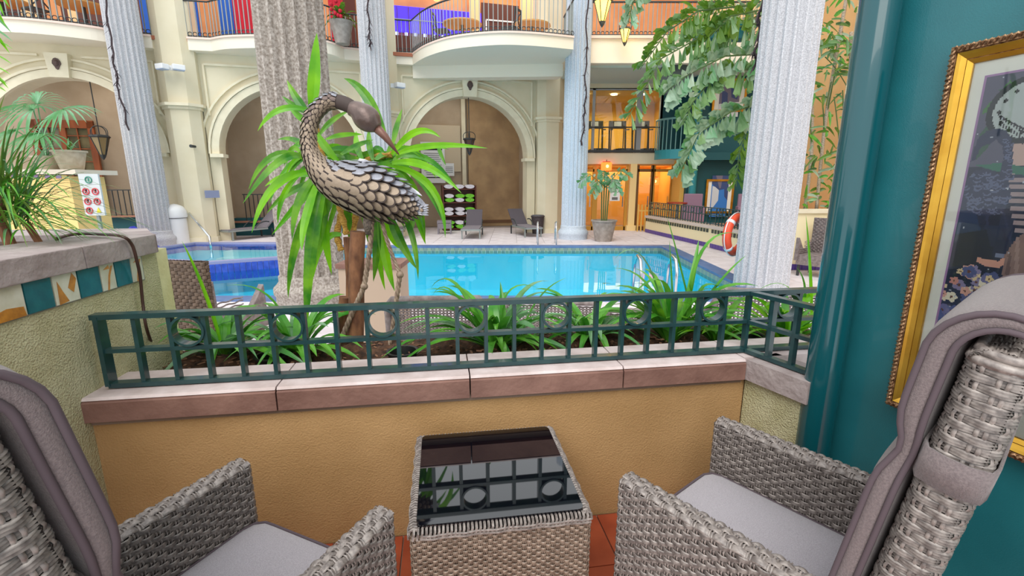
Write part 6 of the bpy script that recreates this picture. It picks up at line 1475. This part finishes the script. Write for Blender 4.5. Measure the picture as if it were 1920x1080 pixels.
mbd.build('inner_mat_line', mat('mauve_line', rgb(170, 130, 180), .6), fr)
tbox(d0+.052, d0+FWd-.052, zb_+.052, zt_-.052, .017, .019).build('glass_pane', glassmat('picture_glass', (.97, .98, .97, 1), 1.4, .02), fr)

# ------------------------------------------------------------ woven armchairs by the near pool edge
brw = mat('dark_brown_rattan', rgb(112, 92, 76), .6, 0, rgb(84, 68, 56), 20); gyw = mat('grey_brown_rattan', rgb(150, 138, 136), .6, 0, rgb(118, 106, 104), 20)
def open_weave(w_, h_, nx, nz, r_):
    mb = MB()
    for i in range(nx+1):
        x = -w_/2+w_*i/nx; mb.tube([(x, r_*1.1*math.cos(PI*(i+j)), h_*j/nz) for j in range(nz+1)], r_, 4)
    for j in range(nz+1): mb.tube([(-w_/2+w_*i/nx, -r_*1.1*math.cos(PI*(i+j)), h_*j/nz) for i in range(nx+1)], r_, 4)
    return mb
def pool_chair(x, y, yaw, label, w_=.78, hb=.98, m=gyw, dense=True):
    r = empty('woven_tub_chair', label, 'chair', (x, y, DK), yaw); lc = local(r)     # back at -y side (towards the viewer)
    bk_p = open_weave(w_-.06, hb-.42, 26, 18, .0075); o = lc(bk_p, 'back_panel', m, True); o.location = (0, -.34, .38); o['kind'] = 'stuff'
    lc(MB().tube([(-w_/2+.03, -.34, .38), (-w_/2+.02, -.35, hb-.05), (-w_/2+.06, -.35, hb), (w_/2-.06, -.35, hb), (w_/2-.02, -.35, hb-.05), (w_/2-.03, -.34, .38)], .026, 8), 'rolled_edge', gyw, 2)
    for s_ in (-1, 1):
        lc(MB().tube(bez((s_*(w_/2-.02), -.33, hb-.12), (s_*w_/2, -.05, hb-.3), (s_*w_/2, .32, hb-.34), 8), .03, 8), 'armrest', gyw, 2)
        q = open_weave(.62, hb-.74, 18, 10, .0075); o = lc(q, 'side_panel', m, True); o.location = (s_*w_/2, 0, .36); o.rotation_euler = (0, 0, PI/2); o['kind'] = 'stuff'
        for y_ in (-.3, .3): lc(MB().tube([(s_*(w_/2-.03), y_, 0), (s_*(w_/2-.03), y_, .4)], .022, 6), 'leg', gyw)
    lc(MB().box((0, 0, .4), (w_-.04, .66, .06)), 'seat', gyw); return r
def solid_chair(x, y, yaw, label, hb=1.02, w_=.62, m=brw):
    r = empty('woven_high_chair', label, 'chair', (x, y, DK), yaw); lc = local(r)
    b0 = MB().box((0, -.3, .3+(hb-.3)/2), (w_-.04, .04, hb-.34)); bb = lc(b0, 'backrest', wickd)
    f_, _ = rrect_fn(w_/2, .035, .03); V, Q = weave(fnbox(f_, .25, hb), 36, 26, amp=.008, rr=.005, lobes=2, band=1.0, K=3); V = V.copy(); V[:, 1] -= .3
    o = bpy.data.objects.new('woven_back', npmesh('woven_back', V, Q, m)); link(o, bb); o['kind'] = 'stuff'
    lc(MB().box((0, 0, .32), (w_, .6, .2)), 'seat', m)
    for s_ in (-1, 1):
        ar = MB(); prof = [(-.3, .3), (-.3, .62), (-.1, .5), (.12, .52), (.32, .74), (.34, .3)]; ar.extr([(s_*w_/2-.03, a, b) for a, b in prof], (.06, 0, 0)); aa = lc(ar, 'armrest', gyw)
        rb_ = MB()
        for q in range(10): z = .34+.035*q; rb_.tube([(s_*w_/2-.038, a_, z+.006*math.sin(a_*40+q*3)) for a_ in np.linspace(-.28, .3 if q < 6 else .1, 12)], .008, 4)
        lc(rb_, 'woven_strands', gyw, True, par=aa)['kind'] = 'stuff'
        for y_ in (-.27, .27): lc(MB().bbox((s_*(w_/2-.05)-.02, y_-.02, 0), (s_*(w_/2-.05)+.02, y_+.02, .25)), 'leg', ironm)
    return r
q = at(348, 487, 4.25); solid_chair(q.x+.02, 4.5, -.22, 'tall brown woven chair behind the left end of the green railing', hb=q.z-DK)
q = at(812, 560, 3.75); pool_chair(q.x, 4.1, .06, 'woven tub chair behind the railing right of the heron', w_=.84, hb=q.z-DK)
q = at(1042, 562, 3.8); pool_chair(q.x, 4.15, -.1, 'woven tub chair behind the middle clump of strap leaves', w_=.82, hb=q.z-DK-.02)
q = at(1235, 560, 3.8); pool_chair(q.x, 4.1, -.15, 'woven tub chair behind the tall strap-leaved plant', w_=.8, hb=q.z-DK-.1)
q = at(1455, 545, 3.9); pool_chair(q.x, 4.2, -.25, 'woven tub chair behind the railing corner below the stone column', w_=.85, hb=q.z-DK)
# tan wall block behind the heron legs (side of a bench)
q = at(690, 500, 4.9); bx = empty('planter_box', 'low tan box standing behind the wooden stake at the pool edge', 'planter', (q.x-.0, 5.0, DK)); MB().bbox((q.x-.32, 4.9, DK), (q.x+.33, 5.3, q.z)).build('box_body', mat('tan_box', rgb(190, 168, 148), .8), bx); MB().bbox((q.x-.34, 4.88, q.z-.02), (q.x+.35, 5.32, q.z+.03)).build('rim', capst, bx)
# grey woven chair right, beyond the column
q = at(1527, 405, 9.3); gc = solid_chair(q.x+.05, 8.95, 2.2, 'grey woven chair beside the planter wall right of the stone column', hb=1.1, w_=.7, m=gyw)
# life ring on the stone column
la = math.radians(128); lr = empty('life_ring', 'orange life ring hanging on the left side of the stone column', 'life ring', (4.38+.53*math.cos(la), 8.1+.53*math.sin(la), 0)); cz_ = at(1372, 447, 7.9).z
ax = Vector((math.cos(la), math.sin(la), 0)); sd = Vector((-ax.y, ax.x, 0)); cen = Vector((4.38+.53*math.cos(la), 8.1+.53*math.sin(la), cz_)); R_ = .31
ring = [cen+sd*R_*math.cos(t)+Vector((0, 0, R_*math.sin(t))) for t in [2*PI*i/32 for i in range(32)]]
MB().tube(ring, .075, 12, closed=True).build('ring', mat('orange_foam', rgb(236, 84, 50), .45), lr, 2)
for k in range(4):
    t = PI/4+PI/2*k; c = cen+sd*R_*math.cos(t)+Vector((0, 0, R_*math.sin(t))); tg_ = (-sd*math.sin(t)+Vector((0, 0, math.cos(t)))); MB().tube([c-tg_*.03, c+tg_*.03], .078, 12).build('reflective_band', whitep, lr, 2)
MB().tube([cen+sd*R_*1.27*math.cos(t)+Vector((0, 0, R_*1.27*math.sin(t))) for t in [2*PI*i/32 for i in range(32)]], .01, 5, closed=True).build('grab_rope', whitep, lr, 2)
# right side planter wall with bamboo palms
zw = at(1530, 402, 9.2).z
pwl = struct('wall_right', MB().bbox((5.55, 9.6, DK), (8.9, 9.9, zw)), yl); MB().bbox((5.5, 9.55, zw), (8.9, 9.95, zw+.07)).build('coping', creamd, pwl)
for i in range(18): inst('purple_tile', tpu, pwl, (5.65+.14*i, 9.59, DK+.07), PI/2, sc=(1, 1, 1))
pbm = tag(MB().bbox((5.6, 9.9, DK), (8.9, 10.6, zw-.02)).build('planter_soil', soilm), 'raised soil bed right of the stone column under the slender palms', 'planter')
can = mat('pale_cane', rgb(200, 186, 164), .7, 0, rgb(140, 120, 100), 30, stretch=(1, 1, 4)); 
for ci, (pts, lb) in enumerate((([(1508, 400), (1522, 280), (1520, 140), (1512, -20)], 'slender palm close to the right side of the stone column'), ([(1530, 400), (1545, 250), (1560, 150), (1590, -20)], 'slender pale-stemmed palm in the middle of the right bed'), ([(1552, 400), (1575, 290), (1592, 170), (1596, 60)], 'slender palm next to the teal pipe'))):
    P = [at(x, y, 10.2) for x, y in pts]; r = empty('bamboo_palm', lb, 'plant', tuple(P[0])); MB().tube([Vector(p) for p in catmull([tuple(p) for p in P], 5)], .035, 7).build('cane', can, r, 2)
    for k in range(4): a = P[1].lerp(P[2], k/3); e = at(pts[1][0]+random.uniform(-30, 50), pts[2][1]-random.uniform(-60, 80), 10.0); MB().tube(bez(a, (a+e)/2+Vector((0, 0, .1)), e, 5), .012, 4).build('stem', dkst, r)
    for k in range(84):
        x = 1500+random.uniform(0, 105); y = random.choice([random.uniform(-20, 150), random.uniform(60, 140), random.uniform(280, 400)]) if k % 6 else random.uniform(150, 300); x = min(x, 1618-.14*max(0, y))
        o_ = at(x, y, 10.0+random.uniform(-.2, .3)); a = random.uniform(0, 2*PI); l = random.uniform(.16, .42); e = o_+Vector((math.cos(a)*l, random.uniform(-.1, .1), math.sin(a)*l*.7-.08)); leaf_mb(bez(o_, (o_+e)/2+Vector((0, 0, .05)), e, 4), random.uniform(.035, .08), .3, up=(0, -1, .2)).build('leaf', random.choice([ftl, ftl2, ftl3, grassl, clv]), r, 2)
# big fishtail palm, right of centre
ft_ = empty('fishtail_palm', 'large fishtail palm with silvery drooping fronds left of the stone column', 'plant', tuple(at(1435, 60, 10.5)))
YF = 10.2
def fp_(L): return [at(x, y, YF+dy) for x, y, dy in L]
fish = [ftl, ftl2, ftl, ftl3, dkst]; sil = [ftl2, ftl2, ftl, palml, dkst]; yg = [ftl3, ftl, ftl3, dkst]
fronds = [([(1440, 40, .3), (1330, 60, 0), (1240, 110, -.2), (1175, 225, -.3)], 64, .34, .05, fish), ([(1400, 10, .3), (1310, 20, 0), (1250, 60, 0), (1200, 130, 0)], 46, .34, .07, yg), ([(1440, 100, .3), (1360, 105, 0), (1290, 140, -.2), (1245, 175, -.3)], 38, .36, .12, sil),
  ([(1430, 130, .3), (1350, 130, 0), (1300, 190, -.2), (1280, 235, -.3)], 32, .34, .11, fish), ([(1440, 190, .3), (1370, 210, 0), (1310, 250, -.2), (1275, 325, -.3)], 46, .36, .12, sil), ([(1435, 210, .3), (1400, 240, 0), (1385, 290, -.1), (1380, 350, -.1)], 30, .26, .07, yg),
  ([(1420, 20, .3), (1370, 30, 0), (1330, 70, 0), (1300, 95, 0)], 26, .32, .1, yg), ([(1230, -60, 0), (1200, -20, 0), (1185, 10, 0), (1178, 45, 0)], 24, .26, .07, sil)]
tot = 0
for L, n_, l_, w_, ms in fronds: fishfrond(fp_(L), n_-3, l_, w_, ms, ft_, r=.022, extra=int(n_*1.1))
MB().tube(fp_([(1450, -60, .4), (1452, 100, .4), (1455, 300, .4), (1450, 480, .4)]), .1, 10).build('trunk', bark, ft_, 2)
# leaf floating on the water
tag(leaf_mb(bez(atz(1130, 532, DK-.125), atz(1138, 530, DK-.12), atz(1146, 532, DK-.125), 4), .06, .1).build('fallen_leaf', grassl), 'dark leaf floating on the pool left of the near ladder', 'leaf')
